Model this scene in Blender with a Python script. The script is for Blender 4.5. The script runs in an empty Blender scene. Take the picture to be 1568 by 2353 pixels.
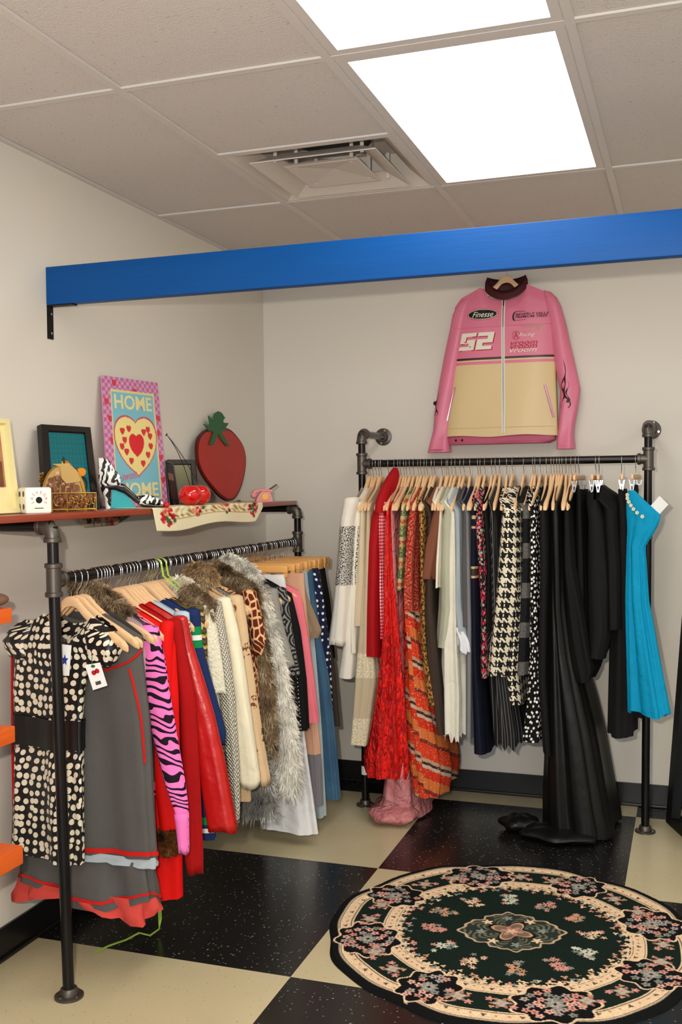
import bpy, bmesh, math, random
import numpy as np
from mathutils import Vector, Matrix
from mathutils.bvhtree import BVHTree
random.seed(7)
PI=math.pi
SC=bpy.context.scene
COL=SC.collection
HL=[-2.203, -2.171, -2.138, -2.085, -2.063, -2.044, -2.031, -2.015, -1.995, -1.951, -1.94, -1.908, -1.888, -1.867, -1.845, -1.824, -1.774, -1.765, -1.746, -1.731, -1.715, -1.705, -1.681, -1.644, -1.619, -1.608, -1.572, -1.535, -1.518, -1.479, -1.458, -1.414, -1.399, -1.385, -1.37, -1.329, -1.281, -1.264, -1.247, -1.229, -1.197, -1.181, -1.139, -1.124, -1.097, -1.058, -1.043, -1.026, -1.001, -0.984, -0.963, -0.95, -0.927, -0.889, -0.872, -0.847, -0.787, -0.769, -0.751, -0.703, -0.688, -0.658, -0.636, -0.593, -0.57, -0.544, -0.518, -0.491, -0.459, -0.432, -0.405]
HR=[0.663, 0.671, 0.684, 0.7, 0.713, 0.724, 0.758, 0.787, 0.805, 0.816, 0.831, 0.842, 0.86, 0.876, 0.897, 0.911, 0.926, 0.939, 0.959, 0.96, 0.974, 1.006, 1.026, 1.035, 1.051, 1.068, 1.089, 1.107, 1.132, 1.168, 1.179, 1.199, 1.229, 1.247, 1.264, 1.294, 1.321, 1.369, 1.409, 1.417, 1.441, 1.466, 1.486, 1.499, 1.51, 1.522, 1.534, 1.549, 1.571, 1.589, 1.604, 1.674, 1.687, 1.779, 1.837]
LEFT=[
{'n': 'polka_dot_dress', 'c': 'dress', 'm': 'polka', 'p': -2.203, 'yaw': -8, 'b': [(1.065, -0.196, 0.078), (0.994, -0.219, 0.07), (0.862, -0.236, 0.04), (0.743, -0.23, 0.031), (0.599, -0.237, 0.031), (0.355, -0.252, 0.023)], 's': [], 'l': 'black and cream polka dot dress with cap sleeves and wide black satin belt', 'th': 0.03, 'fold': 0.01, 'thin': 0.017, 'kind': 'polkadress', 'neck': 0.1},
{'n': 'grey_dress', 'c': 'dress', 'm': 'charcoal', 'p': -2.138, 'yaw': -4, 'b': [(1.053, -0.268, 0.168), (0.99, -0.268, 0.205), (0.796, -0.268, 0.228), (0.537, -0.268, 0.238), (0.375, -0.268, 0.247)], 's': [], 'l': 'charcoal knit dress with red piping and ruffled two-tier hem behind the polka dot dress', 'th': 0.035, 'fold': 0.008, 'thin': 0.016, 'kind': 'greydress'},
{'n': 'mauve_blouse', 'c': 'blouse', 'm': 'mauve', 'p': -2.085, 'yaw': 0, 'b': [(1.044, -0.163, 0.163), (0.978, -0.178, 0.178), (0.898, -0.175, 0.175), (0.711, -0.172, 0.172)], 's': [], 'l': 'thin mauve sheer blouse peeking out beside the charcoal dress', 'th': 0.012},
{'n': 'zebra_sweater', 'c': 'sweater', 'm': 'zebra_pink', 'p': -2.044, 'yaw': 0, 'b': [(1.032, -0.181, 0.181), (0.837, -0.181, 0.181), (0.525, -0.178, 0.178)], 's': [(1.053, 0.139, 0.206), (0.947, 0.142, 0.23), (0.84, 0.152, 0.247), (0.708, 0.188, 0.27), (0.575, 0.226, 0.293), (0.509, 0.25, 0.301), (0.493, 0.259, 0.301), (0.442, 0.265, 0.3), (0.365, 0.272, 0.3)], 'l': 'pink sweater with black zebra stripes and plain pink ribbed cuffs', 'cuff': [(1862, 402, 438), (1900, 410, 437), (1957, 417, 438)], 'cuffm': 'pinkrib', 'cl': 0.12, 'th': 0.03},
{'n': 'red_dress', 'c': 'dress', 'm': 'red', 'p': -1.995, 'yaw': 0, 'b': [(1.067, -0.223, 0.223), (0.993, -0.233, 0.233), (0.83, -0.242, 0.242), (0.422, -0.256, 0.256), (0.196, -0.261, 0.261)], 's': [(1.061, 0.193, 0.234), (0.829, 0.15, 0.227), (0.624, 0.15, 0.223), (0.421, 0.18, 0.244), (0.341, 0.187, 0.239)], 'l': 'long bright red dress with leopard fur cuffs behind the pink zebra sweater', 'cuff': [(1898, 372, 418), (1930, 372, 418), (1958, 380, 414)], 'cuffm': 'leofur', 'th': 0.035},
{'n': 'velour_robe', 'c': 'robe', 'm': 'darkred', 'p': -1.94, 'yaw': 0, 'b': [(1.066, -0.198, 0.198), (0.818, -0.228, 0.228), (0.404, -0.252, 0.252)], 's': [(1.06, 0.183, 0.232), (0.958, 0.207, 0.249), (0.821, 0.225, 0.277), (0.546, 0.231, 0.289), (0.325, 0.232, 0.296), (0.265, 0.243, 0.295)], 'l': 'long dark red velour robe between the bright red dress and the red leather jacket', 'th': 0.035},
{'n': 'leather_jacket', 'c': 'jacket', 'm': 'redleather', 'p': -1.888, 'yaw': 0, 'b': [(1.074, -0.197, 0.197), (0.808, -0.232, 0.232), (0.401, -0.256, 0.256)], 's': [(1.063, 0.177, 0.224), (0.977, 0.196, 0.244), (0.867, 0.209, 0.282), (0.757, 0.228, 0.317), (0.606, 0.256, 0.352), (0.389, 0.293, 0.392)], 'l': 'red leather jacket with a wide flat sleeve hanging in front of the navy sweater', 'th': 0.04, 'rough': 1},
{'n': 'blue_sweater', 'c': 'sweater', 'm': 'lightstripe', 'p': -1.845, 'yaw': 0, 'b': [(1.082, -0.183, 0.183), (0.798, -0.21, 0.21), (0.513, -0.221, 0.221)], 's': [(1.072, 0.159, 0.211), (0.984, 0.173, 0.219), (0.856, 0.179, 0.222), (0.656, 0.191, 0.223)], 'l': 'pale blue sweater with beige striped sleeves on the left rack', 'th': 0.02},
{'n': 'navy_sweater', 'c': 'sweater', 'm': 'navystripe', 'p': -1.774, 'yaw': 0, 'b': [(1.073, -0.178, 0.178), (0.786, -0.237, 0.237), (0.498, -0.27, 0.28), (0.312, -0.27, 0.306)], 's': [(1.072, 0.159, 0.213), (0.959, 0.176, 0.221), (0.873, 0.191, 0.242), (0.674, 0.239, 0.299), (0.627, 0.263, 0.295)], 'l': 'navy sweater with green and white bands on its sleeve and hem', 'th': 0.028},
{'n': 'striped_cardigan', 'c': 'cardigan', 'm': 'knitstripe', 'p': -1.731, 'yaw': 0, 'b': [(1.075, -0.172, 0.172), (0.892, -0.182, 0.182), (0.774, -0.184, 0.184)], 's': [(1.076, 0.153, 0.205), (0.996, 0.168, 0.215), (0.905, 0.178, 0.218)], 'l': 'chunky olive and brown striped knit cardigan beside the navy sweater', 'th': 0.025},
{'n': 'fuzzy_cardigan', 'c': 'cardigan', 'm': 'creamfuzz', 'p': -1.681, 'yaw': 0, 'b': [(1.085, -0.18, 0.18), (0.766, -0.224, 0.224), (0.618, -0.238, 0.238)], 's': [(1.078, 0.155, 0.213), (0.99, 0.17, 0.231), (0.872, 0.19, 0.249), (0.78, 0.205, 0.26)], 'l': 'short sleeved cream fuzzy knit cardigan with brown fur collar', 'th': 0.035, 'coll': [(0.118, 1.132), (0.147, 1.099), (0.193, 1.07), (0.212, 1.06)], 'collr': 0.027, 'collm': 'furbrown'},
{'n': 'waffle_cardigan', 'c': 'cardigan', 'm': 'waffle', 'p': -1.619, 'yaw': 0, 'b': [(1.085, -0.183, 0.183), (0.755, -0.244, 0.244), (0.377, -0.263, 0.263)], 's': [(1.083, 0.158, 0.216), (0.906, 0.196, 0.246), (0.756, 0.214, 0.264), (0.53, 0.237, 0.275), (0.378, 0.246, 0.276), (0.312, 0.253, 0.27)], 'l': 'long white waffle knit cardigan behind the cream fuzzy one', 'th': 0.035, 'coll': [(0.04, 1.135), (0.074, 1.128), (0.099, 1.106), (0.112, 1.076)], 'collr': 0.03, 'collm': 'furcream'},
{'n': 'cream_coat', 'c': 'coat', 'm': 'creamcoat', 'p': -1.535, 'yaw': 0, 'b': [(1.091, -0.176, 0.176), (0.738, -0.238, 0.238), (0.431, -0.27, 0.284)], 's': [(1.084, 0.159, 0.213), (0.985, 0.174, 0.239), (0.893, 0.19, 0.257), (0.74, 0.213, 0.278), (0.587, 0.227, 0.301), (0.45, 0.237, 0.321), (0.421, 0.25, 0.31)], 'l': 'cream fleece coat with a raw shearling cuff', 'th': 0.05, 'coll': [(0.061, 1.174), (0.092, 1.164), (0.117, 1.144), (0.125, 1.129)], 'collr': 0.042, 'collm': 'furtan'},
{'n': 'beige_coat', 'c': 'coat', 'm': 'beigefloral', 'p': -1.458, 'yaw': 0, 'b': [(1.091, -0.191, 0.191), (0.723, -0.246, 0.246), (0.345, -0.266, 0.266)], 's': [(1.084, 0.165, 0.225), (0.99, 0.19, 0.241), (0.881, 0.197, 0.253), (0.724, 0.217, 0.275), (0.568, 0.235, 0.298), (0.413, 0.26, 0.326)], 'l': 'beige coat with brown embroidered sprigs next to the leopard print top', 'th': 0.04},
{'n': 'grey_fur_coat', 'c': 'coat', 'm': 'greyfurlow', 'p': -1.385, 'yaw': 0, 'b': [(1.083, -0.157, 0.157), (0.706, -0.208, 0.208), (0.468, -0.27, 0.271), (0.39, -0.27, 0.301), (0.259, -0.27, 0.309)], 's': [], 'l': 'long grey fur coat whose hem shows beneath the beige coat', 'th': 0.045, 'fur': 'furgrey'},
{'n': 'giraffe_blouse', 'c': 'blouse', 'm': 'giraffe', 'p': -1.329, 'yaw': 0, 'b': [(1.086, -0.185, 0.185), (0.858, -0.217, 0.217), (0.614, -0.231, 0.231)], 's': [(1.09, 0.167, 0.221), (0.99, 0.189, 0.244), (0.909, 0.2, 0.26), (0.851, 0.21, 0.242)], 'l': 'short sleeved tan top with large brown giraffe spots', 'th': 0.035},
{'n': 'fur_vest', 'c': 'vest', 'm': 'furbrownm', 'p': -1.281, 'yaw': 0, 'b': [(1.065, -0.21, 0.21), (0.884, -0.231, 0.231), (0.753, -0.252, 0.252), (0.622, -0.266, 0.266), (0.457, -0.262, 0.262)], 's': [], 'l': 'brown fur vest hanging between the giraffe spot top and the white fur coat', 'th': 0.05, 'fur': 'furbrown', 'coll': [(0.011, 1.177), (0.056, 1.153), (0.11, 1.12), (0.173, 1.08), (0.202, 1.04)], 'collr': 0.028, 'collm': 'furbrown'},
{'n': 'white_fur_coat', 'c': 'coat', 'm': 'whitefurm', 'p': -1.197, 'yaw': 0, 'b': [(1.071, -0.163, 0.163), (0.67, -0.248, 0.248), (0.418, -0.263, 0.263)], 's': [(1.069, 0.154, 0.206), (0.956, 0.17, 0.237), (0.839, 0.187, 0.265), (0.673, 0.215, 0.3), (0.507, 0.237, 0.323), (0.357, 0.247, 0.337), (0.295, 0.261, 0.318)], 'l': 'white and grey long haired fur coat with a heavy sleeve', 'th': 0.05, 'fur': 'furwhite', 'coll': [(0.035, 1.191), (0.081, 1.163), (0.136, 1.13), (0.163, 1.097)], 'collr': 0.034, 'collm': 'furwhite'},
{'n': 'grey_sweatshirt', 'c': 'sweatshirt', 'm': 'greyheather', 'p': -1.097, 'yaw': 0, 'b': [(1.079, -0.175, 0.175), (0.822, -0.227, 0.227), (0.65, -0.244, 0.244)], 's': [(1.071, 0.157, 0.212), (0.959, 0.17, 0.229), (0.772, 0.218, 0.282)], 'l': 'light grey sweatshirt with a short folded cuff on the left rack', 'th': 0.035},
{'n': 'paisley_shirt', 'c': 'shirt', 'm': 'paisleygrey', 'p': -1.026, 'yaw': 0, 'b': [(1.072, -0.183, 0.183), (0.811, -0.236, 0.236), (0.706, -0.244, 0.244)], 's': [(1.069, 0.164, 0.221), (0.898, 0.2, 0.247), (0.721, 0.231, 0.274)], 'l': 'grey and black paisley shirt beside the plain black dress', 'th': 0.03},
{'n': 'studded_dress', 'c': 'dress', 'm': 'black', 'p': -0.963, 'yaw': 0, 'b': [(1.066, -0.218, 0.218), (0.89, -0.25, 0.25), (0.696, -0.27, 0.272), (0.489, -0.27, 0.285)], 's': [], 'l': 'short black dress trimmed with silver studs on the left rack', 'th': 0.03, 'kind': 'studs'},
{'n': 'pink_dress', 'c': 'dress', 'm': 'salmon', 'p': -0.889, 'yaw': 0, 'b': [(1.076, -0.205, 0.205), (1.005, -0.233, 0.233), (0.879, -0.25, 0.25), (0.7, -0.27, 0.277), (0.503, -0.27, 0.303)], 's': [], 'l': 'long salmon pink dress with a pointed collar at the end of the left rack', 'th': 0.03},
{'n': 'white_trousers', 'c': 'trousers', 'm': 'whitedenim', 'p': -0.927, 'yaw': 0, 'b': [(1.097, 0.065, 0.172), (0.794, 0.061, 0.208), (0.437, 0.079, 0.253), (0.051, 0.058, 0.304)], 's': [], 'l': 'wide white flared trousers reaching almost to the floor', 'th': 0.02, 'top': 'pants'},
{'n': 'denim_skirt', 'c': 'skirt', 'm': 'taupe', 'p': -0.787, 'yaw': 0, 'b': [(1.107, 0.005, 0.193), (1.01, 0.004, 0.215), (0.868, 0.001, 0.276), (0.836, 0.001, 0.26)], 's': [], 'l': 'taupe denim skirt with a frayed hem on a clip hanger', 'th': 0.03, 'top': 'pants'},
{'n': 'peach_trousers', 'c': 'trousers', 'm': 'peach', 'p': -0.847, 'yaw': 0, 'b': [(1.082, 0.03, 0.227), (0.601, 0.103, 0.264), (0.32, 0.139, 0.287), (0.146, 0.146, 0.293)], 's': [], 'l': 'peach and grey trousers hanging between the pink dress and the jeans', 'th': 0.02, 'top': 'pants', 'kind': 'peach'},
{'n': 'pale_jeans', 'c': 'jeans', 'm': 'palejeans', 'p': -0.751, 'yaw': 0, 'b': [(1.104, 0.03, 0.203), (0.766, 0.066, 0.234), (0.395, 0.101, 0.257), (0.065, 0.117, 0.273)], 's': [], 'l': 'pale washed jeans next to the dark blue pair', 'th': 0.025, 'top': 'pants'},
{'n': 'blue_jeans', 'c': 'jeans', 'm': 'jeans', 'p': -0.658, 'yaw': 0, 'b': [(1.121, 0.033, 0.19), (1.016, 0.031, 0.201), (0.812, 0.028, 0.227), (0.639, 0.047, 0.261), (0.35, 0.063, 0.287), (0.119, 0.101, 0.304)], 's': [], 'l': 'mid blue flared jeans with a stitched outer seam', 'th': 0.035, 'top': 'pants'},
{'n': 'dotted_trousers', 'c': 'trousers', 'm': 'navydots', 'p': -0.593, 'yaw': 0, 'b': [(1.125, 0.006, 0.193), (0.972, 0.046, 0.217), (0.742, 0.064, 0.243), (0.356, 0.079, 0.254)], 's': [], 'l': 'navy trousers with white polka dots behind the blue jeans', 'th': 0.025, 'top': 'pants'},
{'n': 'brown_trousers', 'c': 'trousers', 'm': 'darkbrown', 'p': -0.518, 'yaw': 0, 'b': [(1.119, -0.025, 0.175), (0.924, 0.015, 0.2), (0.688, 0.054, 0.236), (0.398, 0.072, 0.262)], 's': [], 'l': 'dark brown grey trousers near the far end of the left rack', 'th': 0.025, 'top': 'pants'},
{'n': 'black_trousers', 'c': 'trousers', 'm': 'black', 'p': -0.459, 'yaw': 0, 'b': [(1.104, -0.006, 0.177), (0.956, 0.013, 0.198), (0.693, 0.053, 0.218)], 's': [], 'l': 'short black trousers hanging last against the corner end of the left rack', 'th': 0.03, 'top': 'pants'},
{'n': 'fur_trimmed_coat', 'c': 'coat', 'm': 'darkgreyknit', 'p': -2.063, 'yaw': 0, 'b': [(1.027, -0.162, 0.162), (0.84, -0.181, 0.181), (0.572, -0.184, 0.184)], 's': [], 'l': 'coat with a big brown grey fur hood lying over the hangers at the near end', 'th': 0.03, 'coll': [(-0.062, 1.183), (-0.028, 1.163), (0.014, 1.137), (0.064, 1.107), (0.117, 1.073)], 'collr': 0.034, 'collm': 'furbrown'},
]
RIGHT=[
{'n': 'sweatshirt', 'c': 'sweatshirt', 'm': 'sequins', 'p': 0.663, 'b': [(1.411, 0.008, 0.029), (1.124, -0.006, 0.031), (0.932, -0.023, 0.036), (0.777, -0.04, 0.037), (0.626, -0.061, 0.043)], 's': [(1.421, -0.015, 0.034), (1.316, -0.036, 0.032), (1.124, -0.054, 0.029), (0.93, -0.07, 0.034), (0.775, -0.089, 0.039)], 'l': 'white sweatshirt with a band of silver sequins down its sleeve'},
{'n': 'ivory_blouse', 'c': 'blouse', 'm': 'ivory', 'p': 0.684, 'b': [(1.411, -0.008, 0.018), (1.124, -0.032, 0.022), (0.845, -0.045, 0.02), (0.74, -0.044, 0.018)], 's': [], 'l': 'ivory blouse with black buttons beside the sequined sweatshirt', 'th': 0.02},
{'n': 'beige_sweater', 'c': 'sweater', 'm': 'beige', 'p': 0.713, 'b': [(1.392, -0.02, 0.02), (1.125, -0.035, 0.024), (0.856, -0.045, 0.028)], 's': [], 'l': 'fine beige sweater between the ivory blouse and the crimson coat'},
{'n': 'lace_dress', 'c': 'dress', 'm': 'lace', 'p': 0.724, 'b': [(1.373, -0.005, 0.014), (0.78, -0.025, 0.04), (0.624, -0.029, 0.062), (0.353, -0.062, 0.046), (0.329, -0.066, 0.043)], 's': [], 'l': 'long sheer beige dress with two bands of cream lace', 'fold': 0.01},
{'n': 'hooded_coat', 'c': 'coat', 'm': 'crimson', 'p': 0.787, 'b': [(1.411, -0.004, 0.038), (1.335, -0.027, 0.048), (1.221, -0.043, 0.048), (0.934, -0.058, 0.049), (0.722, -0.064, 0.051)], 's': [], 'l': 'crimson hooded coat with its hood pulled over the hanger', 'kind': 'hood', 'fold': 0.004},
{'n': 'gingham_shirt', 'c': 'shirt', 'm': 'gingham', 'p': 0.805, 'b': [(1.401, -0.026, 0.014), (1.316, -0.024, 0.017), (1.126, -0.023, 0.018), (0.936, -0.022, 0.019), (0.812, -0.021, 0.017)], 's': [], 'l': 'red and white gingham shirt beside the crimson hooded coat', 'near': 0.225},
{'n': 'red_gown', 'c': 'dress', 'm': 'crushred', 'p': 0.831, 'b': [(1.382, -0.025, 0.014), (1.127, -0.017, 0.019), (0.784, -0.011, 0.037), (0.553, -0.02, 0.067), (0.359, -0.029, 0.094), (0.251, -0.039, 0.115), (0.2, -0.037, 0.098)], 's': [], 'l': 'long bright red dress with a flared crushed velvet skirt', 'fold': 0.016, 'k': 13, 'near': 0.25},
{'n': 'garment_bag', 'c': 'garment bag', 'm': 'organza', 'p': 0.842, 'b': [(1.382, -0.016, 0.012), (1.127, -0.009, 0.016), (0.786, -0.001, 0.016), (0.366, 0.001, 0.033), (0.249, -0.002, 0.067), (0.073, -0.007, 0.088), (0.01, -0.032, 0.126), (-0.017, -0.037, 0.134)], 's': [], 'l': 'sheer pink garment bag trailing onto the floor below the red dress', 'fold': 0.01, 'near': 0.205, 'kind': 'bag'},
{'n': 'striped_scarf_top', 'c': 'blouse', 'm': 'greenstripe', 'p': 0.876, 'b': [(1.41, 0.007, 0.02), (1.316, -0.004, 0.018), (1.128, -0.013, 0.017), (1.023, -0.021, 0.019)], 's': [], 'l': 'green and gold striped top beside the orange paisley dress'},
{'n': 'paisley_dress', 'c': 'dress', 'm': 'paisley', 'p': 0.911, 'b': [(1.438, 0.02, 0.025), (1.316, 0.001, 0.026), (1.128, -0.012, 0.025), (0.968, -0.017, 0.027), (0.751, 0.004, 0.035), (0.561, 0.016, 0.057), (0.371, 0.037, 0.072), (0.219, 0.051, 0.077), (0.122, 0.053, 0.061)], 's': [], 'l': 'long orange and red paisley maxi dress with patterned bands', 'fold': 0.014, 'k': 9},
{'n': 'leopard_dress', 'c': 'dress', 'm': 'leopard', 'p': 0.939, 'b': [(1.372, 0.019, 0.021), (1.129, 0.019, 0.016), (0.753, 0.025, 0.022), (0.525, 0.059, 0.027)], 's': [], 'l': 'leopard print dress with black trim beside the paisley dress', 'fold': 0.006},
{'n': 'brown_dress', 'c': 'dress', 'm': 'darkbrown', 'p': 0.96, 'b': [(1.354, 0.034, 0.015), (0.942, 0.026, 0.023), (0.754, 0.039, 0.032), (0.399, 0.077, 0.025)], 's': [], 'l': 'long dark brown dress showing below the brown bolero'},
{'n': 'brown_bolero', 'c': 'jacket', 'm': 'brown', 'p': 0.974, 'b': [(1.382, 0.06, 0.032), (1.223, 0.033, 0.049), (1.069, 0.006, 0.042)], 's': [], 'l': 'short milk-chocolate brown bolero jacket', 'fold': 0.006},
{'n': 'cream_blouse', 'c': 'blouse', 'm': 'ivory', 'p': 1.006, 'b': [(1.409, 0.041, 0.011), (1.13, 0.024, 0.011), (1.033, 0.02, 0.011)], 's': [], 'l': 'narrow cream top squeezed against the sage cardigan'},
{'n': 'sage_cardigan', 'c': 'cardigan', 'm': 'sage', 'p': 1.035, 'b': [(1.446, 0.058, 0.03), (1.316, 0.035, 0.037), (1.13, 0.032, 0.043), (0.944, 0.03, 0.048), (0.775, 0.01, 0.039)], 's': [], 'l': 'pale sage green cardigan with long sleeves', 'fold': 0.005},
{'n': 'ragged_skirt', 'c': 'skirt', 'm': 'raggedlace', 'p': 1.051, 'b': [(1.354, 0.045, 0.019), (0.795, 0.033, 0.045), (0.57, 0.037, 0.055), (0.42, 0.036, 0.051)], 's': [], 'l': 'off-white ragged lace skirt hanging below the sage cardigan', 'fold': 0.012, 'kind': 'ragged', 'k': 9},
{'n': 'blue_grey_blouse', 'c': 'blouse', 'm': 'bluegrey', 'p': 1.068, 'b': [(1.428, 0.044, 0.026), (1.224, 0.051, 0.02), (0.946, 0.053, 0.024), (0.76, 0.076, 0.041)], 's': [], 'l': 'pale blue grey blouse with white ruffled tails', 'fold': 0.008},
{'n': 'charcoal_top', 'c': 'blouse', 'm': 'charcoal', 'p': 1.107, 'b': [(1.427, 0.042, 0.018), (1.132, 0.042, 0.024), (0.873, 0.045, 0.027)], 's': [], 'l': 'charcoal grey top between the blue grey blouse and the navy coat'},
{'n': 'grey_dress', 'c': 'dress', 'm': 'midgrey', 'p': 1.132, 'b': [(1.354, 0.026, 0.013), (0.873, 0.03, 0.017), (0.389, 0.024, 0.019)], 's': [], 'l': 'plain mid grey dress showing under the charcoal top'},
{'n': 'navy_coat', 'c': 'coat', 'm': 'navytrim', 'p': 1.132, 'b': [(1.39, 0.056, 0.021), (1.132, 0.052, 0.022), (0.763, 0.054, 0.022), (0.327, 0.071, 0.031)], 's': [], 'l': 'long navy coat with tan braided bands on the sleeve'},
{'n': 'floral_dress', 'c': 'dress', 'm': 'floral', 'p': 1.179, 'b': [(1.449, 0.036, 0.017), (1.317, 0.03, 0.025), (1.133, 0.042, 0.024), (0.949, 0.048, 0.018), (0.663, 0.048, 0.024)], 's': [], 'l': 'black dress with a small red and pink floral print', 'near': 0.225, 'fold': 0.005},
{'n': 'black_vest', 'c': 'vest', 'm': 'black', 'p': 1.229, 'b': [(1.363, 0.007, 0.017), (1.134, 0.024, 0.02), (0.857, 0.016, 0.026)], 's': [], 'l': 'black sleeveless vest beside the floral dress'},
{'n': 'fringed_skirt', 'c': 'skirt', 'm': 'blackstripe', 'p': 1.247, 'b': [(1.353, 0.016, 0.018), (0.766, 0.029, 0.039), (0.398, 0.068, 0.055)], 's': [], 'l': 'black fringed skirt with thin grey stripes below the houndstooth coat', 'fold': 0.012, 'kind': 'ragged', 'k': 10},
{'n': 'houndstooth_coat', 'c': 'coat', 'm': 'houndstooth', 'p': 1.294, 'b': [(1.453, 0.06, 0.031), (1.353, 0.044, 0.045), (1.226, 0.039, 0.05), (1.042, 0.031, 0.062), (0.858, 0.012, 0.066), (0.669, -0.014, 0.058)], 's': [], 'l': 'black and cream houndstooth coat', 'near': 0.235, 'fold': 0.003},
{'n': 'houndstooth_scarf', 'c': 'scarf', 'm': 'houndstooth', 'p': 1.321, 'b': [(1.353, 0.045, 0.02), (0.953, 0.038, 0.024), (0.659, 0.019, 0.032), (0.545, 0.029, 0.033)], 's': [], 'l': 'second houndstooth piece showing lower down behind the houndstooth coat', 'near': 0.2},
{'n': 'fur_banded_coat', 'c': 'coat', 'm': 'furbands', 'p': 1.369, 'b': [(1.512, 0.051, 0.019), (1.426, 0.038, 0.026), (1.136, 0.038, 0.026), (0.954, 0.03, 0.029), (0.676, 0.016, 0.031)], 's': [], 'l': 'black coat with grey fur bands beside the houndstooth coat', 'near': 0.215},
{'n': 'dotted_dress', 'c': 'dress', 'm': 'blackdots', 'p': 1.409, 'b': [(1.416, 0.029, 0.014), (1.317, 0.03, 0.022), (1.136, 0.03, 0.022), (0.773, 0.028, 0.024), (0.554, 0.025, 0.035), (0.406, 0.013, 0.046)], 's': [], 'l': 'black dress with small white polka dots and a flared hem', 'near': 0.235, 'fold': 0.008},
{'n': 'black_wool_coat', 'c': 'coat', 'm': 'blackwool', 'p': 1.466, 'b': [(1.452, 0.008, 0.019), (1.137, 0.015, 0.023), (0.666, 0.005, 0.023), (0.354, 0.025, 0.023)], 's': [], 'l': 'plain black wool coat right of the white dotted dress', 'near': 0.235},
{'n': 'satin_gown', 'c': 'gown', 'm': 'satin', 'p': 1.534, 'b': [(1.371, -0.009, 0.03), (0.958, 0.0, 0.035), (0.777, 0.012, 0.046), (0.414, 0.047, 0.097), (0.14, 0.065, 0.126), (0.048, 0.075, 0.135), (0.003, 0.076, 0.137)], 's': [], 'l': 'full length black satin gown pooling on the floor', 'near': 0.245, 'fold': 0.02, 'k': 8, 'kind': 'gown'},
{'n': 'black_blouse', 'c': 'blouse', 'm': 'black', 'p': 1.589, 'b': [(1.38, -0.016, 0.022), (1.138, -0.008, 0.03), (0.816, 0.03, 0.052), (0.709, 0.048, 0.054), (0.663, 0.049, 0.029)], 's': [], 'l': 'black blouse with a balloon sleeve falling over the satin gown', 'near': 0.22, 'fold': 0.008},
{'n': 'black_skirt', 'c': 'skirt', 'm': 'black', 'p': 1.604, 'b': [(1.433, 0.014, 0.017), (1.139, 0.018, 0.028), (0.781, 0.023, 0.03)], 's': [], 'l': 'straight black skirt on chrome clips', 'top': 'pants', 'near': 0.16},
{'n': 'black_jacket', 'c': 'jacket', 'm': 'blackwool', 'p': 1.687, 'b': [(1.433, -0.018, 0.028), (1.317, 0.001, 0.039), (1.051, 0.011, 0.051), (0.855, 0.012, 0.046), (0.755, -0.004, 0.037)], 's': [], 'l': 'black jacket with a squared sleeve left of the black trousers', 'near': 0.2},
{'n': 'black_cardigan', 'c': 'cardigan', 'm': 'black', 'p': 1.687, 'b': [(1.473, 0.036, 0.019), (1.406, 0.053, 0.036), (1.141, 0.069, 0.036), (0.876, 0.071, 0.032)], 's': [], 'l': 'black cardigan with a rounded shoulder on the right rack', 'near': 0.19},
{'n': 'black_trousers', 'c': 'trousers', 'm': 'blackwool', 'p': 1.779, 'b': [(1.441, 0.004, 0.014), (1.318, 0.014, 0.028), (0.965, 0.009, 0.041), (0.609, 0.004, 0.051), (0.427, -0.002, 0.053)], 's': [], 'l': 'long black trousers hanging from chrome clips beside the turquoise dress', 'top': 'pants', 'near': 0.14, 'fold': 0.008},
{'n': 'black_slip', 'c': 'dress', 'm': 'black', 'p': 1.837, 'b': [(1.318, -0.009, 0.019), (0.79, -0.004, 0.025), (0.493, 0.0, 0.031)], 's': [], 'l': 'plain black slip dress showing behind the turquoise dress', 'near': 0.06},
]
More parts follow.
